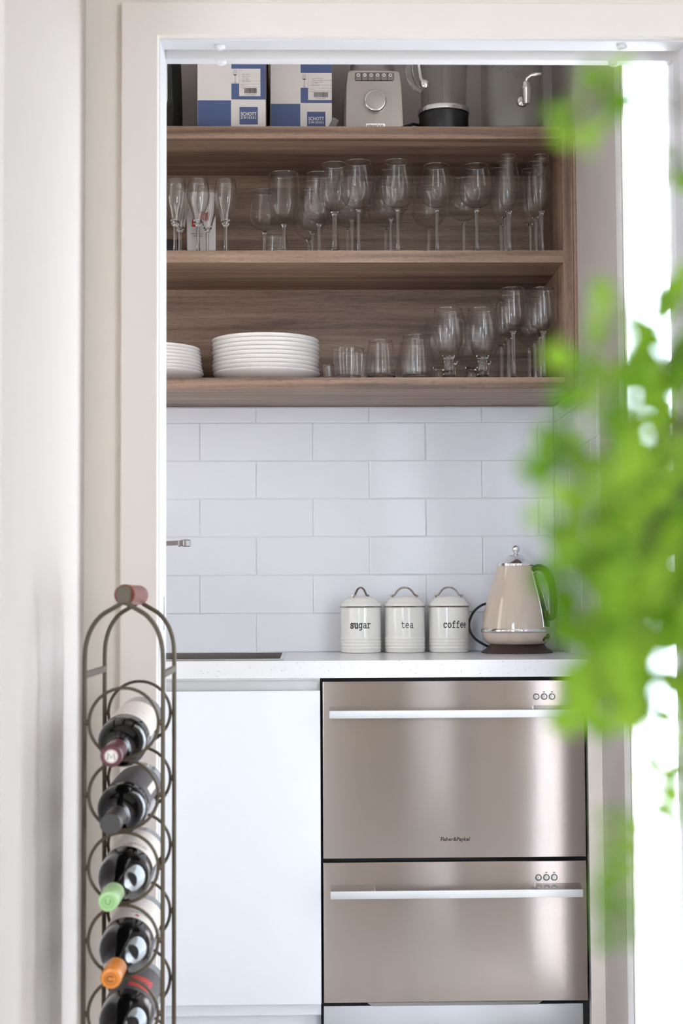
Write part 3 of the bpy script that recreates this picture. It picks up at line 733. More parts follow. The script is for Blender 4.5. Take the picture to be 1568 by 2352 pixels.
# ================================================================ ON TOP OF THE CABINET
def schott(x0, x1, xs, zs, yf, H, depth, lab, name_lab, seal, label):
    cx = (x0+x1)/2
    t = thing('glassware_carton', name_lab, 'carton', (cx, yf, ZT), 0, 'wine glass cartons on top of the cabinet')
    w2 = (x1-x0)/2; xs -= cx
    MB().box((-w2, 0, 0), (w2, depth, H)).build('carton', M['carton_edge'], t, bevel=0.0008)
    y = -0.0006
    MB().box((-w2+0.0015, y, 0.0005), (w2-0.0012, 0.0004, H-0.0005)).build('front_print', M['carton_white'], t, smooth=False)
    y -= 0.0003
    b = MB(); b.box((-w2+0.002, y, 0.001), (xs-0.0008, y+0.0002, zs-0.001)); b.box((xs+0.0004, y, zs+0.0012), (w2-0.0013, y+0.0002, H-0.09 if H-0.09 > zs+0.09 else H-0.001))
    b.build('blue_panel', M['carton_blue'], t, smooth=False)
    y -= 0.0003
    s0, s1 = seal; s0 = (s0[0]-cx, s0[1]); s1 = (s1[0]-cx, s1[1])
    sq = MB(); sq.box((s0[0], y, s1[1]), (s1[0], y+0.0002, s0[1])); sq.build('logo_square', M['carton_blue'], t, smooth=False)
    wd = s1[0]-s0[0]; cz = (s0[1]+s1[1])/2; cxs = (s0[0]+s1[0])/2
    tx = MB(); text_on(tx, 'SCHOTT', wd*0.27, cxs, y-0.0003, s0[1]-wd*0.40, width=wd*0.86, weight=0.0003); text_on(tx, 'Z W I E S E L', wd*0.17, cxs, y-0.0003, s0[1]-wd*0.60, width=wd*0.86, weight=0.0002)
    tx.build('lettering', M['carton_white'], t, smooth=False)
    (la, lb, lc, ldv, step) = label       # picture left, text left, right, top, bottom levels
    la, lb, lc = la-cx, lb-cx, lc-cx
    top, bot, stp = ldv
    lbx = MB(); lbx.box((lb, y, bot), (lc, y+0.0002, top)); lbx.box((la, y, stp), (lb, y+0.0002, top)); lbx.build('product_label', M['carton_white'], t, smooth=False)
    y -= 0.0003
    ink = MB(); hh = top-bot
    def ln(x, z, ww, hh_): ink.box((x, y, z), (x+ww, y+0.0001, z+hh_))
    for q in (0.55, 0.44, 0.335): ln(lb, bot+hh*q-0.0002, lc-lb, 0.0003)
    ln(lb, stp, 0.0003, top-stp)
    r = random.Random(step)
    x = lb+(lc-lb)*0.24; xe = lb+(lc-lb)*0.82
    while x < xe:
        a = r.choice((0.0004, 0.0008, 0.0013)); ln(x, bot+hh*0.10, a, hh*0.19); x += a+r.choice((0.0005, 0.0009))
    ink.build('barcode', M['ink'], t, smooth=False)
    ti = MB(); fs = hh*0.058
    for n_, s_ in enumerate(label_lines[lab]): 
        wv, _ = 0, 0
        text_on(ti, s_, fs, lb+(lc-lb)*0.10+len(s_)*fs*0.26, y, bot+hh*(0.79-0.066*n_))
    text_on(ti, '6', fs, lb+(lc-lb)*0.10, y, bot+hh*0.92); text_on(ti, 'Banquet', fs*0.9, lb+(lc-lb)*0.18, y, bot+hh*0.40); text_on(ti, 'crystal', fs*0.9, lb+(lc-lb)*0.18, y, bot+hh*0.29+hh*0.01)
    text_on(ti, '4 001836 825429', fs*0.9, lb+(lc-lb)*0.52, y, bot+hh*0.055)
    ti.build('printed_text', M['grey_ink'], t, smooth=False)
    # wine glass picture
    pc = MB(); gx = (la+lb)/2; gz = stp+0.002; gh = top-stp-0.004; wv = (lb-la)*0.30
    pc.prism([(gx-0.0004, gz), (gx+0.0004, gz), (gx+0.0004, gz+gh*0.55), (gx-0.0004, gz+gh*0.55)], y, y+0.0001)
    pc.prism([(gx-wv*0.8, gz), (gx+wv*0.8, gz), (gx+wv*0.3, gz+0.0009), (gx-wv*0.3, gz+0.0009)], y, y+0.0001)
    pc.prism([(gx-wv*0.95, gz+gh*0.66), (gx-wv*0.5, gz+gh*0.56), (gx, gz+gh*0.53), (gx+wv*0.5, gz+gh*0.56), (gx+wv*0.95, gz+gh*0.66), (gx+wv*0.7, gz+gh*0.63), (gx, gz+gh*0.60), (gx-wv*0.7, gz+gh*0.63)], y, y+0.0001)
    pc.build('glass_picture', M['ink'], t, smooth=False)
    pg = MB(); pg.prism([(gx-wv*0.7, gz+gh*0.63), (gx, gz+gh*0.60), (gx+wv*0.7, gz+gh*0.63), (gx+wv, gz+gh*0.75), (gx+wv*0.72, gz+gh), (gx-wv*0.72, gz+gh), (gx-wv, gz+gh*0.75)], y, y+0.0001)
    pg.build('glass_picture', M['pale_print'], t, smooth=False)
    return t
M['pale_print'] = plain('pale grey print', srgb(200, 197, 196), 0.6)
label_lines = {1: ['Wein 302 ml', 'Wine 10.1 oz', 'Vin 302 ml', 'Vino 302 ml', 'Vinos 302 ml'], 2: ['Sekt m. MP 210 ml', 'Flute champagne with EP 7.0 oz', 'Champagne 210 ml', 'Flute 210 ml', 'Cava 210 ml']}
schott(-0.2893, -0.1154, -0.2029, 0.0833, -0.30, 0.26, 0.25, 1, 'white and blue wine glass carton beside the dark vessel, its whole logo square showing',
       ((-0.1822, 0.0654), (-0.1363, 0.0210)), (-0.2028, -0.1831, -0.1296, (0.1634, 0.0933, 0.1255), 11))
schott(-0.1067, 0.0521, -0.0289, 0.0908, -0.25, 0.26, 0.20, 2, 'blue and white wine glass carton next to the blender base, logo square cut by shelf',
       ((-0.0124, 0.0692), (0.0341, 0.0230)), (-0.0286, -0.0097, 0.0511, (0.1697, 0.0998, 0.1313), 23))
tg = MB(); tg.box((-0.008, -0.0008, 0), (0.008, 0.0008, 0.028)); o = tg.build('swing_tag', M['grey_ink'], bevel=0.0004)
o.location = (0.0445, -0.288, ZT+0.0245-0.003); o.rotation_euler = (0.35, 0.45, 0.2); o.location = (0.047, -0.32, ZT+0.0045)
tag(o, 'small crumpled grey tag leaning at the foot of the second wine glass carton', 'tag')

# blender base
bl = thing('blender_motor', 'silver grey blender motor unit with a large dial and six buttons', 'blender', (0.1562, -0.28, ZT))
prb = []
def rsec(w, dep, z, r, n=6, yc=0.085):
    return [(x, yc+y, z) for x, y in rounded(w, dep, r, n)]
b = MB(); secs = [(0.158, 0.172, 0.0, 0.03), (0.157, 0.171, 0.012, 0.03), (0.150, 0.166, 0.09, 0.03), (0.140, 0.158, 0.150, 0.03), (0.136, 0.154, 0.164, 0.03), (0.124, 0.140, 0.172, 0.035), (0.116, 0.116, 0.185, 0.05), (0.110, 0.110, 0.21, 0.052)]
allv = []; n = None
for w_, dp, z, r in secs:
    sct = rsec(w_, dp, z, min(r, dp/2-0.001)); n = len(sct); allv += sct
fs = [(i*n+k, i*n+(k+1) % n, (i+1)*n+(k+1) % n, (i+1)*n+k) for i in range(len(secs)-1) for k in range(n)]
fs.append(tuple(reversed(range(n)))); fs.append(tuple((len(secs)-1)*n+k for k in range(n)))
b.add(allv, fs).build('housing', M['silver_paint'], bl, angle=45)
# raised front panel, follows the taper
fp = MB(); pl = [(-0.0715, 0.010), (0.0755, 0.010), (0.0700, 0.128), (0.0655, 0.158), (0.0600, 0.1640), (0.0, 0.1660), (-0.0600, 0.1645), (-0.0650, 0.160), (-0.0690, 0.128)]
fp.prism(pl, -0.0065, 0.012); fp.build('front_panel', M['silver_paint'], bl, bevel=0.002)
yf = -0.0068
kb = MB().prism(rounded(0.0985, 0.021, 0.004), yf-0.0007, yf+0.002).build('button_strip', M['black'], bl, smooth=False); kb.location = (0.0020, 0, 0.1480)
for i in range(6):
    x = -0.0405+i*0.0162
    bb = MB().prism(rounded(0.0149, 0.0186, 0.0018), yf-0.0018, yf).build('button', M['button'], bl, bevel=0.0004); bb.location = (0.002+x, 0, 0.1480)
    ic = MB().lathe([(0, 0.0004), (0.0042, 0.0004), (0.0042, 0)], 24, xf=Matrix.Rotation(PI/2, 4, 'X')); ic.build('icon', M['carton_white'], bb, loc=(0, yf-0.0018, 0.0040))
    dd = MB(); rr = random.Random(i)
    pts = [(0.0022*math.cos(2*PI*k/7)*(0.5+0.5*rr.random()), 0.0022*math.sin(2*PI*k/7)*(0.5+0.5*rr.random())) for k in range(7)]
    dd.prism(pts, -0.0004, 0); dd.build('icon', M['ink'], bb, loc=(0, yf-0.0022, 0.0040), smooth=False)
RX = Matrix.Rotation(PI/2, 4, 'X')
kn = MB().lathe([(0.0305, 0), (0.0305, 0.004), (0.0285, 0.010), (0.0280, 0.015), (0.0265, 0.0175), (0.0238, 0.0180), (0.0236, 0.0172)], 56, xf=RX).build('dial', M['chrome'], bl, angle=50); kn.location = (0.0035, yf, 0.0825)
MB().lathe([(0, 0.0186), (0.02, 0.0182), (0.0236, 0.0172), (0.0236, 0.015)], 48, xf=RX).build('dial_cap', M['silver_paint'], kn)
bd = MB().prism(rounded(0.049, 0.0135, 0.002), yf-0.0012, yf+0.001).build('badge', M['chrome'], bl, bevel=0.0003); bd.location = (0.0038, 0, 0.0210)
tm = MB(); text_on(tm, 'KENWOOD', 0.0095, 0, yf-0.0016, 0, width=0.041, weight=0.0002); tm.build('lettering', M['ink'], bd, smooth=False)
cd = MB(); cd.tube([(0.045, -0.02, 0.006), (0.075, -0.03, 0.012), (0.098, -0.022, 0.022), (0.115, 0.0, 0.026), (0.125, 0.05, 0.02)], 0.004, 8); cd.build('power_cord', M['black'], bl)

# blender goblet
jg = thing('blender_jug', 'clear glass blender jug on a black and chrome collar next to the motor base', 'blender jug', (0.3345, -0.27, ZT))
MB().lathe([(0, 0), (0.060, 0), (0.0625, 0.004), (0.0625, 0.052), (0.060, 0.054), (0, 0.054)], 56).build('collar', M['black'], jg)
MB().lathe([(0.058, 0.0545), (0.0645, 0.0535), (0.066, 0.055), (0.066, 0.0645), (0.0645, 0.067), (0.058, 0.067)], 64).build('collar_ring', M['chrome'], jg)
po = smooth_prof([(0.0565, 0.062), (0.0575, 0.075), (0.0585, 0.11), (0.061, 0.16), (0.066, 0.25)]); 
MB().lathe([(0, 0.060)]+po+[(0.0645, 0.2512)]+[(r-0.003, z) for r, z in reversed(po) if z > 0.068]+[(0, 0.067)], 64).build('jug', M['dispenser_glass'], jg, angle=60)
for a in (-0.0035, 0.0035):
    MB().tube([(a, -0.0585, 0.070), (a, -0.0605, 0.15), (a, -0.0655, 0.245)], 0.0014, 8).build('glass_rib', M['solid_glass'], jg)
hp = [(-0.063, -0.012, 0.225), (-0.080, -0.014, 0.235), (-0.088, -0.015, 0.215), (-0.0885, -0.015, 0.17), (-0.085, -0.015, 0.145), (-0.074, -0.014, 0.125), (-0.057, -0.012, 0.110)]
hp = [(*smp, ) for smp in hp]
MB().tube(hp, [0.006, 0.0085, 0.0095, 0.0095, 0.0095, 0.009, 0.006], 14, flat=0.8).build('handle', M['solid_glass'], jg)
MB().tube([(-0.0625, -0.030, 0.24), (-0.0635, -0.030, 0.17), (-0.060, -0.033, 0.140), (-0.054, -0.040, 0.126)], [0.0042, 0.0042, 0.0045, 0.0055], 12, flat=0.5).build('handle_clip', M['chrome'], jg)
MB().lathe([(0, 0), (0.009, 0.001), (0.010, 0.004), (0.006, 0.007), (0, 0.0075)], 20, xf=Matrix.Rotation(PI/2, 4, 'X')).build('handle_clip', M['chrome'], jg, loc=(-0.050, -0.040, 0.122))

# drinks dispenser
dp = thing('drink_dispenser', 'tall square-shouldered glass drink dispenser with a small chrome tap', 'drink dispenser', (0.5105, -0.255, ZT))
dv = MB(); sec = [(0.140, 0.0, 0.020), (0.146, 0.008, 0.024), (0.147, 0.10, 0.024), (0.147, 0.25, 0.024)]
allv = []
for w_, z, r in sec: q = [(x, y, z) for x, y in rounded(w_, w_*0.92, r, 6)]; n = len(q); allv += q
for w_, z, r in ((0.138, 0.25, 0.021), (0.138, 0.014, 0.020)): allv += [(x, y, z) for x, y in rounded(w_, w_*0.92, r, 6)]
k = 6
fs = [(i*n+a, i*n+(a+1) % n, (i+1)*n+(a+1) % n, (i+1)*n+a) for i in range(k-1) for a in range(n)]
fs.append(tuple(reversed(range(n)))); fs.append(tuple((k-1)*n+a for a in range(n)))
dv.add(allv, fs).build('jar', M['dispenser_glass'], dp, angle=50)
et = MB(); rr = random.Random(5)
for ci in range(5):
    x0 = -0.055+ci*0.020; z0 = 0.165-0.008*ci
    pts = [(x0+0.009*math.cos(t*0.9)+t*0.0011, -0.0678, z0+0.007*math.sin(t*1.3)) for t in range(10)]
    et.tube(pts, 0.0005, 5)
et.build('etched_scroll', M['grey_ink'], dp)
yy = -0.0678
MB().lathe([(0, 0), (0.0135, 0.0), (0.0145, 0.003), (0.012, 0.007), (0.007, 0.009), (0.0065, 0.024), (0, 0.024)], 28, xf=RX).build('tap_flange', M['chrome'], dp, loc=(0.0165, yy, 0.073))
tb = MB().lathe([(0, -0.018), (0.0085, -0.018), (0.0095, -0.012), (0.0115, 0.004), (0.0120, 0.018), (0.0125, 0.020), (0.0125, 0.0235), (0.0115, 0.025), (0.0105, 0.028), (0.010, 0.036), (0.0065, 0.040), (0, 0.041)], 28).build('tap_body', M['chrome'], dp, loc=(0.0235, yy-0.024, 0.078))
lv = MB().tube([(0.0, 0, 0.037), (0.003, -0.002, 0.046), (0.012, -0.004, 0.053), (0.024, -0.005, 0.055), (0.038, -0.006, 0.057)], [0.0055, 0.004, 0.0038, 0.0055, 0.003], 12, flat=0.6); lv.build('lever', M['chrome'], tb)

# dark vessel at the left end
vs_ = thing('dark_glass_vessel', 'dark glossy vessel with a thin metal handle at the left end of the cabinet top', 'vessel', (-0.409, -0.25, ZT))
MB().lathe([(0, 0), (0.074, 0), (0.079, 0.004), (0.0805, 0.05), (0.079, 0.12), (0.076, 0.20), (0.072, 0.26), (0.069, 0.26), (0.0, 0.255)], 56).build('body', M['dark_glass'], vs_)
MB().tube([(0.048, -0.078, 0.24), (0.0478, -0.085, 0.23), (0.0478, -0.085, 0.072), (0.046, -0.083, 0.064), (0.038, -0.076, 0.062)], 0.0016, 8).build('handle', M['chrome'], vs_)

# ================================================================ ON THE BENCH
# letters of the canisters: monoline slab letters in x-height units
def letters():
    L = {}
    L['s'] = [arc(0.42, 0.76, 0.27, 0.24, 20, 180, 9)+arc(0.42, 0.76, 0.27, 0.24, 180, 262, 5)+[(0.45, 0.50)]+arc(0.42, 0.25, 0.29, 0.25, 80, -60, 9)[1:]+arc(0.42, 0.25, 0.29, 0.25, -60, -165, 8)[1:], [(0.69, 0.98), (0.69, 0.72)], [(0.13, 0.02), (0.13, 0.30)]]
    L['u'] = [[(0.02, 0.97), (0.20, 0.97)], [(0.18, 0.97), (0.18, 0.30)]+arc(0.40, 0.26, 0.22, 0.26, 180, 300, 8), arc(0.40, 0.26, 0.30, 0.26, 290, 350, 5), [(0.55, 0.97), (0.71, 0.97)], [(0.69, 0.97), (0.69, 0.03)], [(0.69, 0.03), (0.85, 0.03)]]
    L['g'] = [arc(0.38, 0.50, 0.29, 0.46, 20, 340, 22), [(0.66, 0.97), (0.84, 0.97)], [(0.68, 0.97), (0.68, -0.12)]+arc(0.42, -0.14, 0.26, 0.24, 0, -110, 10)+[(0.20, -0.36)]]
    L['a'] = [arc(0.42, 0.70, 0.25, 0.27, 150, 0, 9)+[(0.67, 0.10)], [(0.67, 0.03), (0.84, 0.03)], arc(0.37, 0.27, 0.27, 0.25, 60, 350, 16), [(0.50, 0.50), (0.67, 0.56)]]
    L['r'] = [[(0.06, 0.97), (0.28, 0.97)], [(0.26, 0.97), (0.26, 0.03)], [(0.04, 0.03), (0.52, 0.03)], arc(0.58, 0.62, 0.32, 0.36, 175, 50, 9)]
    L['t'] = [[(0.34, 1.35), (0.34, 0.28)]+arc(0.56, 0.27, 0.22, 0.25, 180, 300, 7)+[(0.80, 0.12)], [(0.08, 0.95), (0.74, 0.95)]]
    L['e'] = [[(0.12, 0.53), (0.76, 0.53)]+arc(0.43, 0.50, 0.33, 0.47, 6, 315, 22)]
    L['c'] = [arc(0.45, 0.50, 0.33, 0.47, 40, 320, 20), [(0.72, 0.98), (0.72, 0.72)]]
    L['o'] = [arc(0.43, 0.50, 0.34, 0.47, 0, 360, 26)]
    L['f'] = [[(0.34, 0.03), (0.34, 1.05)]+arc(0.58, 1.05, 0.24, 0.32, 180, 60, 7), [(0.10, 0.95), (0.70, 0.95)], [(0.10, 0.03), (0.64, 0.03)]]
    return L
LET = letters()
def stroke(mb, pts, wd, mapf):
    P = [Vector((p[0], p[1])) for p in pts]
    # refine
    Q = []
    for a, b in zip(P, P[1:]):
        k = max(1, int((b-a).length/0.12))
        Q += [a+(b-a)*i/k for i in range(k)]
    Q.append(P[-1]); n = len(Q); vs = []; fs = []
    for i in range(n):
        t = (Q[min(i+1, n-1)]-Q[max(i-1, 0)]).normalized(); nn = Vector((-t.y, t.x))*wd/2
        e = Vector((0, 0))
        if i == 0: e = -t*wd*0.35
        if i == n-1: e = t*wd*0.35
        vs += [mapf(*(Q[i]+e+nn)), mapf(*(Q[i]+e-nn))]
    for i in range(n-1): fs.append((2*i, 2*i+1, 2*i+3, 2*i+2))
    mb.add(vs, fs)
def word(mb, text, xh, pitch, x0, z0, R, wts):
    for i, ch in enumerate(text):
        wd = wts[i] if isinstance(wts, list) else wts
        def mp(u, v, i=i):
            a = (x0 + (i*pitch + u*0.92)*xh)/R
            rr = R+0.0004
            return (rr*math.sin(a), -rr*math.cos(a), z0+v*xh)
        for st in LET[ch]: stroke(mb, st, wd, mp)
def canister(x, lab, text, hrot, tx, wts, yc=-0.085):
    t = thing('storage_canister', lab, 'canister', (x, yc, ZC+0.0003), 0, 'enamel canisters on the benchtop')
    R = 0.0522
    pr = [(0, 0), (R-0.003, 0), (R-0.0005, 0.0015), (R, 0.004)]
    for zc in (0.0125, 0.0205, 0.0285, 0.0365):
        pr += [(R-0.0002, zc-0.0035), (R+0.0009, zc-0.0015), (R+0.0011, zc), (R+0.0009, zc+0.0015), (R-0.0002, zc+0.0035)]
    pr += [(R, 0.044), (R, 0.119), (R-0.0012, 0.1195), (R-0.0012, 0.010), (0, 0.004)]
    MB().lathe(pr, 72).build('body', M['enamel'], t, angle=50)
    MB().lathe([(R-0.002, 0.1175), (R+0.0025, 0.1175), (R+0.0036, 0.1190), (R+0.0025, 0.1206), (R-0.002, 0.1206)], 72).build('rim_band', M['nickel'], t)
    ld = MB().lathe([(R+0.0012, 0.1207), (R+0.0018, 0.1225), (R+0.0008, 0.1262), (R-0.0045, 0.1300), (R-0.0065, 0.1335), (0.040, 0.1400), (0.030, 0.1443), (0.018, 0.1468), (0, 0.1478)], 72).build('lid', M['enamel'], t, angle=50)
    hp = [(-0.0375, 0.1488), (-0.031, 0.1488), (-0.026, 0.1510), (-0.020, 0.1590), (-0.011, 0.1668), (0, 0.1692), (0.011, 0.1668), (0.020, 0.1590), (0.026, 0.1510), (0.031, 0.1488), (0.0375, 0.1488)]
    sm = smooth_prof([(p[0]+1, p[1]) for p in hp], 4)
    h_ = MB().tube([(p[0]-1, 0, p[1]) for p in sm], 0.0029, 10, up0=(0, 1, 0), flat=0.9)
    for sx in (-0.033, 0.033): h_.tube([(sx, 0, 0.1425), (sx, 0, 0.149)], 0.0018, 8)
    hd = h_.build('lid_handle', M['nickel'], ld); hd.rotation_euler.z = hrot
    tm = MB(); word(tm, text, 0.0122, 0.92, tx, 0.0645, R, wts); tm.build('lettering', M['ink'], t, smooth=False, recalc=False)
canister(0.1230, 'white enamel canister lettered sugar, leftmost of the three', 'sugar', 0.95, -0.0300, [0.30, 0.28, 0.22, 0.20, 0.20])
canister(0.2378, 'white enamel canister lettered tea, between the sugar and coffee canisters', 'tea', 0.12, -0.0130, 0.165)
canister(0.3530, 'white enamel canister lettered coffee, next to the beige kettle', 'coffee', 0.05, -0.0190, [0.24, 0.22, 0.20, 0.20, 0.20, 0.20])

kt = thing('electric_kettle', 'beige enamel electric kettle with chrome bands and ball knob beside the canisters', 'kettle', (0.5210, -0.155, ZC+0.0003))
MB().lathe([(0, 0), (0.0905, 0), (0.0925, 0.0012), (0.0915, 0.0030), (0.080, 0.0105), (0.0735, 0.0165), (0.071, 0.0205), (0, 0.0205)], 72).build('power_base', M['brown_plastic'], kt)
MB().lathe([(0, 0.0212), (0.066, 0.0212), (0.0735, 0.0235), (0.0810, 0.0300), (0.0862, 0.0390), (0.0885, 0.0480), (0.0888, 0.0535), (0, 0.0535)], 72).build('lower_body', M['kettle'], kt, angle=50)
MB().lathe([(0.080, 0.0525), (0.0905, 0.0525), (0.0922, 0.0545), (0.0922, 0.0600), (0.0905, 0.0622), (0.080, 0.0622)], 72).build('chrome_band', M['chrome'], kt, angle=50)
bodyp = smooth_prof([(0.0890, 0.0615), (0.0882, 0.075), (0.0848, 0.0955), (0.0765, 0.130), (0.0690, 0.155), (0.0628, 0.1736), (0.0555, 0.198), (0.0500, 0.2225)])
MB().lathe([(0, 0.0615)]+bodyp+[(0, 0.2225)], 72).build('body', M['kettle'], kt, angle=50)
ld = MB().lathe([(0.045, 0.2222), (0.0505, 0.2222), (0.0508, 0.2240), (0.0498, 0.2285), (0.048, 0.2300), (0.040, 0.2350), (0.030, 0.2425), (0.0215, 0.2472), (0.0212, 0.2482), (0.0205, 0.2486), (0, 0.2486)], 64).build('lid', M['chrome'], kt, angle=30)
MB().lathe([(0.0212, 0.2480), (0.0205, 0.2492), (0.012, 0.2515), (0.0060, 0.2540), (0.0048, 0.2565)]+[(0.0106*math.sin(a), 0.2660-0.0106*math.cos(a)) for a in [0.50+0.2*i for i in range(14)]]+[(0, 0.2766)], 40).build('lid_knob', M['chrome'], ld, angle=40)
phi = math.radians(-33)
hr = lambda r, z, off=0.0: (r*math.cos(phi)-off*math.sin(phi), r*math.sin(phi)+off*math.cos(phi), z)
hpts = [(0.050, 0.2130), (0.064, 0.2180), (0.080, 0.2120), (0.0925, 0.1950), (0.1010, 0.168), (0.1050, 0.135), (0.1050, 0.105), (0.1010, 0.0925), (0.0860, 0.0880)]
sm = smooth_prof(hpts, 5)
side = (-math.sin(phi), math.cos(phi), 0)
hm = MB().tube([hr(r, z) for r, z in sm], 0.0135, 16, up0=side, flat=0.62); hm.build('handle', M['black'], kt, angle=60)
tr = smooth_prof([(0.0545, 0.2035), (0.064, 0.2080), (0.0745, 0.2035), (0.0845, 0.188), (0.0925, 0.165), (0.0966, 0.135), (0.0970, 0.108)], 4)
MB().tube([hr(r, z, -0.0125) for r, z in tr], 0.0016, 8).build('handle_trim', M['chrome'], kt)
# water window on the body beneath the handle
def body_r(z):
    for (r0, z0), (r1, z1) in zip(bodyp, bodyp[1:]):
        if z0 <= z <= z1: return r0+(r1-r0)*(z-z0)/(z1-z0)
    return bodyp[-1][0]
def strip(mb, a0, a1, z0, z1, lift, n=16, k=4):
    vs, fs = [], []
    for i in range(n+1):
        z = z0+(z1-z0)*i/n
        for jx in range(k+1):
            a = phi+(a0+(a1-a0)*jx/k); w_ = lift if 0 < jx < k else -0.001
            r = body_r(z)+lift; w_
            vs.append((r*math.cos(a), r*math.sin(a), z))
    for i in range(n):
        for jx in range(k): q = i*(k+1)+jx; fs.append((q, q+1, q+k+2, q+k+1))
    mb.add(vs, fs)
wg = MB(); strip(wg, -0.26, 0.10, 0.068, 0.208, 0.0012); wg.build('water_window', M['dark_glass'], kt, recalc=False)
for a0 in (-0.27, 0.09):
    e = MB(); e.tube([( (body_r(z)+0.0012)*math.cos(phi+a0), (body_r(z)+0.0012)*math.sin(phi+a0), z) for z in [0.066+0.0095*i for i in range(16)]], 0.0020, 8); e.build('window_frame', M['chrome'], kt)
e = MB(); e.tube([((body_r(z)+0.001)*math.cos(phi-0.08), (body_r(z)+0.001)*math.sin(phi-0.08), z) for z in [0.066+0.006*i for i in range(8)]], 0.0045, 8); e.build('window_frame', M['black'], kt)
swa = phi-0.12
sw = MB(); sw.lathe([(0, 0.006), (0.006, 0.0055), (0.0095, 0.003), (0.0105, 0), (0.0105, -0.004), (0, -0.004)], 24, xf=Matrix.Rotation(PI/2, 4, 'Y') @ Matrix.Diagonal((0.75, 1, 1, 1)))
o = sw.build('switch', M['brown_plastic'], kt, loc=(0.0858*math.cos(swa+0.1), 0.0858*math.sin(swa+0.1), 0.0425)); o.rotation_euler.z = swa+0.1
sw = MB(); sw.lathe([(0, 0.002), (0.004, 0.002), (0.005, 0), (0.005, -0.004), (0, -0.004)], 20, xf=Matrix.Rotation(PI/2, 4, 'Y') @ Matrix.Diagonal((2.2, 1, 1, 1)))
o = sw.build('switch_slot', M['black'], kt, loc=(0.0848*math.cos(swa-0.06), 0.0848*math.sin(swa-0.06), 0.0415)); o.rotation_euler.z = swa-0.06
cp = smooth_prof([(1-0.060, 0.128), (1-0.082, 0.122), (1-0.103, 0.105), (1-0.1145, 0.080), (1-0.1140, 0.056), (1-0.100, 0.034), (1-0.075, 0.018), (1-0.055, 0.010)], 5)
cm = MB(); cm.tube([(p[0]-1, 0.062, p[1]) for p in cp], 0.0032, 10); cm.build('power_cord', M['black'], kt)

# ================================================================ WINE RACK AND BOTTLES
YF, YR = -1.85, -1.631
XLf, XRf = -0.3495, -0.2334
XLr, XRr = -0.3473, -0.2349
rk = thing('wine_rack', 'tall bronzed iron wine rack with stacked rings and a wooden handle', 'wine rack', (-0.2905, (YF+YR)/2, 0))
ox, oy = -0.2905, (YF+YR)/2
ringz = [0.8576-0.1061*i for i in range(8)]
def arch(xl, xr, y, nm):
    cx = (xl+xr)/2
    for s, xe in ((-1, xl), (1, xr)):
        hw = abs(xe-cx)
        pts = [(xe, y, 0.0), (xe, y, 0.3), (xe, y, 0.6), (xe, y, 0.90), (xe, y, 0.945)]
        sm = smooth_prof([(1+hw, 0.945), (1+hw*0.97, 0.972), (1+hw*0.83, 0.997), (1+hw*0.58, 1.016), (1+hw*0.26, 1.0275), (1+0.0045, 1.0345), (1+0.0035, 1.046)], 4)
        pts += [(cx+s*(p[0]-1), y, p[1]) for p in sm[1:]]
        MB().tube([(p[0]-ox, p[1]-oy, p[2]) for p in pts], 0.0036, 10, up0=(0, 1, 0)).build('post', M['iron'], rk)
arch(XLf, XRf, YF, 'front'); arch(XLr, XRr, YR, 'rear')
for cx, y in (((XLf+XRf)/2, YF-0.002), ((XLr+XRr)/2, YR+0.002)):
    o = MB().prism(rounded(0.020, 0.026, 0.006), -0.0022, 0.0022).build('end_plate', M['iron'], rk, bevel=0.0008); o.location = (cx-ox, y-oy, 1.0470)
RXm = Matrix.Rotation(-PI/2, 4, 'X')
hw_ = MB().lathe([(0, 0), (0.013, 0), (0.0152, 0.002), (0.0158, 0.010), (0.0150, 0.10), (0.0158, 0.200), (0.0152, 0.208), (0.013, 0.2100), (0, 0.2100)], 36, xf=RXm)
o = hw_.build('handle', M['red_wood'], rk); o.location = ((XLf+XRf)/2-ox, YF+0.0045-oy, 1.0470)
for cxr, y, rr_ in (((XLf+XRf)/2, YF, 0.0512), ((XLr+XRr)/2, YR, 0.0500)):
    for z in ringz:
        pts = [(cxr-ox+rr_*math.cos(2*PI*i/40), y-oy, z+rr_*math.sin(2*PI*i/40)) for i in range(40)]
        rg = MB().tube(pts, 0.0025, 8, closed=True, up0=(0, 1, 0))
        for s in (-1, 1): rg.tube([(cxr-ox+s*(rr_+0.001), y-oy, z), (cxr-ox+s*(rr_+0.0065), y-oy, z)], 0.0045, 8)
        rg.build('ring', M['iron'], rk)
for xa, xb in ((XLf, XLr), (XRf, XRr)):
    for z in (0.928, 0.06):
        w_ = MB(); w_.add([(xa-ox-0.003, YF-oy, z-0.005), (xa-ox+0.003, YF-oy, z-0.005), (xb-ox+0.003, YR-oy, z-0.005), (xb-ox-0.003, YR-oy, z-0.005),
                           (xa-ox-0.003, YF-oy, z+0.005), (xa-ox+0.003, YF-oy, z+0.005), (xb-ox+0.003, YR-oy, z+0.005), (xb-ox-0.003, YR-oy, z+0.005)],
                          [(0,3,2,1),(4,5,6,7),(0,1,5,4),(1,2,6,5),(2,3,7,6),(3,0,4,7)])
        w_.build('side_bar', M['iron'], rk, bevel=0.001)

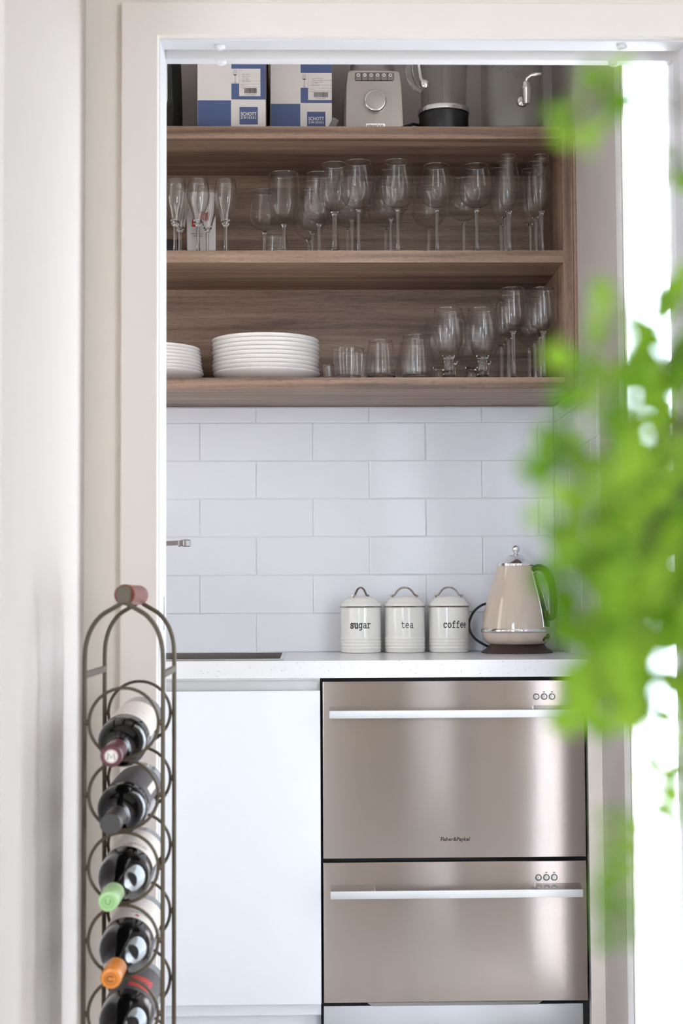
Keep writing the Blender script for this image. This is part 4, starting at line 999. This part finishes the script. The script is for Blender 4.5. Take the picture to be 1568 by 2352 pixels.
def bottle(i, lab, tipx, tipz, capm, capl, capr, prof, labm, screw):
    """axis runs from the base (origin) along +z of its own frame; then laid down pointing at the room"""
    base = Vector((-0.289, -1.622, ringz[i]-0.0485-0.0002+0.0375)); tip = Vector((tipx, -1.925, tipz))
    ax = (tip-base).normalized()
    t = bpy.data.objects.new('wine_bottle', None); COL.objects.link(t); t.empty_display_size = 0.02
    xa = Vector((1, 0, 0)); xa = (xa-ax*xa.dot(ax)).normalized(); ya = ax.cross(xa)
    mm = Matrix((xa, ya, ax)).transposed().to_4x4(); mm.translation = base
    t.matrix_world = mm
    tag(t, lab, 'wine bottle', 'wine bottles in the rack')
    MB().lathe(prof, 64).build('body', M['bottle_glass'], t, angle=50)
    L = 0.305
    if screw:
        pr = [(0.0138, L-capl), (capr, L-capl), (capr, L-0.020), (capr-0.0006, L-0.0195), (capr-0.0006, L-0.0175), (capr, L-0.017), (capr, L-0.003), (capr-0.0012, L-0.0006), (capr-0.0030, L), (0.0095, L), (0.0092, L-0.0005), (0, L-0.0005)]
    else:
        pr = [(0.0140, L-capl), (0.0152, L-capl), (capr+0.0004, L-0.030), (capr+0.0012, L-0.012), (capr+0.0012, L-0.001), (capr, L+0.0006), (0, L+0.0006)]
    cp = MB().lathe(pr, 40).build('capsule', capm, t, angle=40)
    return t, cp, L
claret = [(0, 0.012), (0.025, 0.006), (0.033, 0.0), (0.036, 0.002), (0.0375, 0.006), (0.0375, 0.190)] + smooth_prof([(0.0375, 0.192), (0.0365, 0.203), (0.031, 0.216), (0.022, 0.226), (0.0158, 0.237), (0.0146, 0.250)], 5) + [(0.0140, 0.298), (0, 0.298)]
burg = [(0, 0.012), (0.025, 0.006), (0.034, 0.0), (0.0385, 0.002), (0.040, 0.006), (0.040, 0.150)] + smooth_prof([(0.040, 0.152), (0.0395, 0.170), (0.0365, 0.188), (0.029, 0.211), (0.021, 0.230), (0.0160, 0.248), (0.0146, 0.258)], 5) + [(0.0140, 0.298), (0, 0.298)]
def paper(t, mat, z0, z1, a0, a1, R, name='label'):
    n = 28; vs, fs = [], []
    for z in (z0, z1):
        for k in range(n+1):
            a = a0+(a1-a0)*k/n; vs.append((R*math.cos(a), R*math.sin(a), z))
    for k in range(n): fs.append((k, k+1, n+2+k, n+1+k))
    return MB().add(vs, fs).build(name, mat, t, recalc=False)
def pmark(t, mat, body, size, z, a, R, name='lettering'):
    """writing on the upper side of a lying bottle"""
    vs, fs = text_geo(body, size, weight=0.0001)
    q = [(R*math.cos(a+x/R), R*math.sin(a+x/R), z+y) for x, y in vs]
    return MB().add(q, fs).build(name, mat, t, smooth=False, recalc=False)
UP = PI/2      # own-frame angle that faces upward once laid down
def cap_mark(cp, mat, L, kind):
    mk = MB()
    if kind == 'm':
        mk.add([(0.0098*math.cos(2*PI*k/28), 0.0098*math.sin(2*PI*k/28), L+0.0009) for k in range(28)], [tuple(range(28))])
        mk.build('emblem', M['cream_label'], cp, smooth=False)
        mk = MB(); mk.tube([(-0.0052, -0.0048, L+0.0012), (-0.0042, 0.0046, L+0.0012), (0, -0.0022, L+0.0012), (0.0042, 0.0046, L+0.0012), (0.0052, -0.0048, L+0.0012)], 0.0009, 6); mk.build('emblem', M['grey_ink'], cp, smooth=False)
        mk = MB()
        for r0, r1 in ((0.0085, 0.0091),):
            mk.lathe([(r0, L+0.0012), (r1, L+0.0012)], 32)
        mk.build('emblem', M['grey_ink'], cp, recalc=False); return
    if kind == 'u':
        mk.tube([(-0.0035, 0.004, L+0.0002), (-0.0035, -0.001, L+0.0002), (-0.002, -0.0035, L+0.0002), (0.002, -0.0035, L+0.0002), (0.0035, -0.001, L+0.0002), (0.0035, 0.004, L+0.0002)], 0.0010, 8)
        mk.lathe([(0.0078, L+0.0001), (0.0086, L+0.0001)], 32)
    if kind == 'g':
        mk.tube([(0.0045*math.cos(a)*1.15, 0.0045*math.sin(a)*0.9, L+0.0002) for a in [0.6+0.5*i for i in range(11)]], 0.0011, 8)
        mk.lathe([(0.0078, L+0.0001), (0.0086, L+0.0001)], 32)
    mk.build('emblem', mat, cp, recalc=False)
t, cp, L = bottle(0, 'wine bottle with a burgundy capsule and cream label, topmost in the rack', -0.3005, 0.8156, M['cap_burgundy'], 0.052, 0.0146, claret, None, False)
cap_mark(cp, None, L, 'm'); paper(t, M['cream_label'], 0.055, 0.172, UP-1.5, UP+1.5, 0.0379)
pmark(t, M['pale_print'], 'Reserve', 0.010, 0.125, UP-0.25, 0.0382); pmark(t, M['pale_print'], '2009', 0.008, 0.150, UP-0.25, 0.0382)
e = MB(); e.add([(0.0154*math.cos(UP+0.5+x*90), 0.0154*math.sin(UP+0.5+x*90), 0.272+y) for x, y in [(0.007*math.cos(2*PI*k/20), 0.0035*math.sin(2*PI*k/20)) for k in range(20)]], [tuple(range(20))]); e.build('neck_sticker', M['cream_label'], t, smooth=False)
t, cp, L = bottle(1, 'wine bottle with a black capsule and smoky grey label, second in the rack', -0.3012, 0.7195, M['cap_black'], 0.058, 0.0144, claret, None, False)
paper(t, M['dark_label'], 0.040, 0.178, UP-1.5, UP+1.5, 0.0379); paper(t, M['cream_label'], 0.085, 0.150, UP-1.25, UP-0.95, 0.0381, 'label_strip'); paper(t, M['cap_orange_dark'], 0.297, 0.2985, UP-0.6, UP+0.9, 0.0162, 'foil_band')
t, cp, L = bottle(2, 'wine bottle with a pale green screw cap, third in the rack', -0.3045, 0.6095, M['cap_green'], 0.055, 0.0150, burg, None, True)
cap_mark(cp, M['cap_green_dark'], L, 'u'); paper(t, M['cream_label'], 0.030, 0.138, UP-1.4, UP+1.4, 0.0404)
pmark(t, M['grey_ink'], 'SFORD', 0.010, 0.118, UP-0.35, 0.0407); pmark(t, M['red'], '***', 0.012, 0.126, UP+0.0, 0.0407, 'crest')
t, cp, L = bottle(3, 'wine bottle with an orange screw cap, fourth in the rack', -0.3005, 0.5013, M['cap_orange'], 0.055, 0.0150, burg, None, True)
cap_mark(cp, M['cap_orange_dark'], L, 'g'); paper(t, M['cream_label'], 0.030, 0.138, UP-1.4, UP+1.4, 0.0404)
pmark(t, M['grey_ink'], 'SFORD', 0.010, 0.108, UP-0.35, 0.0407)
e = MB(); e.add([(0.0407*math.cos(UP-0.30+x/0.0407), 0.0407*math.sin(UP-0.30+x/0.0407), 0.124+y) for x, y in [(0.0035*math.cos(2*PI*k/12), 0.004*math.sin(2*PI*k/12)) for k in range(12)]], [tuple(range(12))]); e.build('crest', M['red'], t, smooth=False, recalc=False)
t, cp, L = bottle(4, 'wine bottle with a red label, fifth in the rack at the picture edge', -0.3005, 0.395, M['cap_black'], 0.055, 0.0150, burg, None, True)
paper(t, M['dark_label'], 0.030, 0.142, UP-1.4, UP+1.4, 0.0403); paper(t, M['red_label'], 0.080, 0.128, UP-0.85, UP+0.05, 0.0405, 'label_strip'); pmark(t, M['ink'], 'Om', 0.016, 0.105, UP-0.40, 0.0408)

# ================================================================ FERN IN THE FOREGROUND
fern = thing('potted_fern', 'blurred bright green maidenhair fern trailing in the right foreground', 'fern', (0.235, -3.62, 0.86))
FO = Vector((0.235, -3.62, 0.86))
MB().lathe([(0, 0), (0.045, 0), (0.048, 0.004), (0.066, 0.125), (0.070, 0.130), (0.070, 0.140), (0.064, 0.140), (0.061, 0.120), (0, 0.120)], 40).build('pot', M['terracotta'], fern)
MB().lathe([(0, 0.126), (0.0605, 0.124), (0.0605, 0.119), (0, 0.119)], 32).build('soil', M['soil'], fern)
st = thing('plant_stand', 'slim round wooden plant stand beside the camera under the fern', 'plant stand', (0.235, -3.62, 0.0))
MB().lathe([(0, 0.838), (0.105, 0.838), (0.11, 0.842), (0.11, 0.856), (0.107, 0.8595), (0, 0.8595)], 48).build('top', M['stand_wood'], st)
for k in range(3):
    a = 2*PI*k/3+0.4
    MB().tube([(0.10*math.cos(a), 0.10*math.sin(a), 0.0), (0.06*math.cos(a), 0.06*math.sin(a), 0.839)], [0.010, 0.013], 12).build('leg', M['stand_wood'], st)
FRONDS = [
    ([(0.2350, -3.6200, 0.9850), (0.1066, -3.7460, 1.1607), (0.0827, -3.7660, 1.1755), (0.0661, -3.7860, 1.1752), (0.0582, -3.7960, 1.1731), (0.0511, -3.8060, 1.1640), (0.0482, -3.8060, 1.1583)], 16, 0.0052, 0.0060, 0.52),
    ([(0.2350, -3.6200, 0.9850), (0.1067, -3.7460, 1.1633), (0.0853, -3.7660, 1.1805), (0.0673, -3.7860, 1.1788), (0.0588, -3.7960, 1.1748)], 8, 0.0052, 0.0040, 0.70),
    ([(0.2350, -3.6200, 0.9850), (0.1330, -3.6560, 1.1692), (0.1194, -3.6560, 1.1896), (0.1124, -3.6560, 1.1911), (0.1093, -3.6560, 1.1880)], 8, 0.0060, 0.0050, 0.60),
    ([(0.2350, -3.6200, 0.9850), (0.1069, -3.7460, 1.1111), (0.0842, -3.7660, 1.1204), (0.0709, -3.7760, 1.1197), (0.0640, -3.7860, 1.1130), (0.0583, -3.7960, 1.1032), (0.0529, -3.8060, 1.0926), (0.0500, -3.8060, 1.0836)], 26, 0.0066, 0.0100, 0.40),
    ([(0.2350, -3.6200, 0.9850), (0.1067, -3.7460, 1.0982), (0.0815, -3.7660, 1.1042), (0.0682, -3.7760, 1.0991), (0.0612, -3.7860, 1.0859), (0.0545, -3.7960, 1.0756), (0.0481, -3.8060, 1.0702), (0.0447, -3.8060, 1.0680)], 28, 0.0066, 0.0110, 0.38),
    ([(0.2350, -3.6200, 0.9850), (0.1120, -3.7260, 1.0873), (0.0884, -3.7460, 1.0853), (0.0678, -3.7760, 1.0762), (0.0585, -3.7860, 1.0636), (0.0531, -3.7960, 1.0539), (0.0507, -3.7960, 1.0459)], 27, 0.0070, 0.0110, 0.36),
    ([(0.2350, -3.6200, 0.9850), (0.1063, -3.7460, 1.0788), (0.0762, -3.7760, 1.0714), (0.0600, -3.7960, 1.0630), (0.0462, -3.8160, 1.0574), (0.0375, -3.8260, 1.0543)], 16, 0.0050, 0.0060, 0.45),
    ([(0.2350, -3.6200, 0.9850), (0.1116, -3.7260, 1.0672), (0.0867, -3.7460, 1.0648), (0.0708, -3.7660, 1.0550), (0.0594, -3.7860, 1.0449), (0.0546, -3.7860, 1.0368), (0.0528, -3.7860, 1.0310)], 30, 0.0070, 0.0110, 0.36),
    ([(0.2350, -3.6200, 0.9850), (0.1169, -3.7060, 1.0545), (0.0926, -3.7260, 1.0513), (0.0761, -3.7460, 1.0418), (0.0655, -3.7660, 1.0295), (0.0610, -3.7760, 1.0190), (0.0591, -3.7760, 1.0096)], 46, 0.0070, 0.0090, 0.36),
    ([(0.2350, -3.6200, 0.9850), (0.1224, -3.6860, 1.0480), (0.1013, -3.7060, 1.0421), (0.0886, -3.7060, 1.0311), (0.0774, -3.7260, 1.0208), (0.0732, -3.7260, 1.0116), (0.0731, -3.7260, 1.0023)], 40, 0.0072, 0.0090, 0.36),
    ([(0.2350, -3.6200, 0.9850), (0.1550, -3.6060, 1.1505), (0.1383, -3.6060, 1.1607), (0.1279, -3.6060, 1.1505), (0.1176, -3.6060, 1.1370), (0.1140, -3.6060, 1.1252)], 26, 0.0095, 0.0100, 0.40),
    ([(0.2350, -3.6200, 0.9850), (0.1543, -3.6060, 1.1167), (0.1360, -3.6060, 1.1302), (0.1257, -3.6060, 1.1201), (0.1168, -3.6060, 1.0898), (0.1115, -3.6060, 1.0731), (0.1071, -3.6060, 1.0615)], 46, 0.0110, 0.0140, 0.35),
    ([(0.2350, -3.6200, 0.9850), (0.1598, -3.5860, 1.1019), (0.1407, -3.5860, 1.1020), (0.1283, -3.5860, 1.0881), (0.1210, -3.5860, 1.0674), (0.1172, -3.5860, 1.0467), (0.1177, -3.5860, 1.0262)], 56, 0.0110, 0.0150, 0.30),
    ([(0.2350, -3.6200, 0.9850), (0.1595, -3.5860, 1.0845), (0.1420, -3.5860, 1.0759), (0.1295, -3.5860, 1.0570), (0.1231, -3.5860, 1.0364), (0.1184, -3.5860, 1.0159), (0.1165, -3.5860, 1.0039)], 42, 0.0105, 0.0130, 0.30),
    ([(0.2350, -3.6200, 0.9850), (0.1362, -3.6660, 1.0860), (0.1134, -3.6660, 1.0785), (0.0996, -3.6660, 1.0665), (0.0925, -3.6660, 1.0486), (0.0900, -3.6660, 1.0306)], 42, 0.0095, 0.0120, 0.34),
    ([(0.2350, -3.6200, 0.9850), (0.1679, -3.5560, 1.0687), (0.1476, -3.5560, 1.0507), (0.1398, -3.5560, 1.0237), (0.1339, -3.5560, 0.9969), (0.1264, -3.5560, 0.9755), (0.1207, -3.5560, 0.9614), (0.1176, -3.5560, 0.9366)], 18, 0.0062, 0.0060, 0.50),
    ([(0.2350, -3.6200, 0.9850), (0.1107, -3.7460, 1.0404), (0.0850, -3.7660, 1.0221), (0.0693, -3.7860, 1.0067), (0.0618, -3.7960, 0.9940), (0.0574, -3.8060, 0.9841), (0.0573, -3.8060, 0.9732), (0.0565, -3.8060, 0.9624), (0.0570, -3.8060, 0.9537)], 18, 0.0048, 0.0040, 0.60),
    ([(0.2350, -3.6200, 0.9850), (0.1530, -3.6060, 1.0496), (0.1356, -3.6060, 1.0165), (0.1268, -3.6060, 0.9934), (0.1206, -3.6060, 0.9688), (0.1212, -3.6060, 0.9589)], 10, 0.0070, 0.0060, 0.60),
    ([(0.2350, -3.6200, 0.9850), (0.1424, -3.6460, 1.1035), (0.1188, -3.6460, 1.1036), (0.1093, -3.6460, 1.0989), (0.1012, -3.6460, 1.0832), (0.0955, -3.6460, 1.0676), (0.0921, -3.6460, 1.0490)], 38, 0.0095, 0.0120, 0.34),
]
rnd = random.Random(21)
def leaflet(mb, p, d, size, nrm):
    """fan-shaped leaflet: base at p, opening along d"""
    d = d.normalized(); s = d.cross(nrm).normalized(); nn = s.cross(d)
    n = 7; vs = [p]; spread = rnd.uniform(0.75, 1.15)
    for i in range(n+1):
        a = -spread+2*spread*i/n
        rr = size*(0.92+0.12*math.cos(a*3.5)+rnd.uniform(-0.07, 0.07))
        cup = -0.18*size*(a*a)
        vs.append(p + d*(rr*math.cos(a)) + s*(rr*math.sin(a)) + nn*cup)
    mb.add(vs, [(0, i+1, i+2) for i in range(n)], 1)
for fi, (pts, cnt, sz, spr, tail) in enumerate(FRONDS):
    P = [Vector(p)-FO for p in pts]
    # smooth path
    Q = []
    for i in range(len(P)-1):
        p0, p1, p2, p3 = P[max(i-1, 0)], P[i], P[i+1], P[min(i+2, len(P)-1)]
        for k in range(8):
            t = k/8
            Q.append(0.5*((2*p1)+(p2-p0)*t+(2*p0-5*p1+4*p2-p3)*t*t+(3*p1-p0-3*p2+p3)*t**3))
    Q.append(P[-1])
    mb = MB(); mb.tube(Q, [0.0007-0.0004*i/len(Q) for i in range(len(Q))], 6, mi=0)
    for k in range(cnt):
        u = tail+(1-tail)*(k+rnd.random())/cnt
        x = u*(len(Q)-1); i = min(int(x), len(Q)-2)
        c0 = Q[i].lerp(Q[i+1], x-i); tg = (Q[i+1]-Q[i]).normalized()
        sd = tg.cross(Vector((rnd.uniform(-.3, .3), -1, rnd.uniform(-.3, .3)))).normalized()*(1 if k % 2 else -1)
        ln = rnd.uniform(0.2, 1.0)*spr
        e = c0 + (sd*0.85 + tg*0.35 + Vector((0, rnd.uniform(-0.5, 0.5), -0.25))).normalized()*ln
        mb.tube([c0, c0.lerp(e, 0.5)+Vector((0, 0, 0.0006)), e], 0.00025, 4, cap=False, mi=0)
        leaflet(mb, e, (e-c0).normalized()+Vector((rnd.uniform(-.4, .4), rnd.uniform(-.4, .4), rnd.uniform(-.7, .1))), sz*rnd.uniform(0.75, 1.2), Vector((rnd.uniform(-.6, .6), -1, rnd.uniform(-.2, .7))).normalized())
    mb.build('frond', [M['stalk'], M['leaf']], fern, recalc=False, smooth=False)
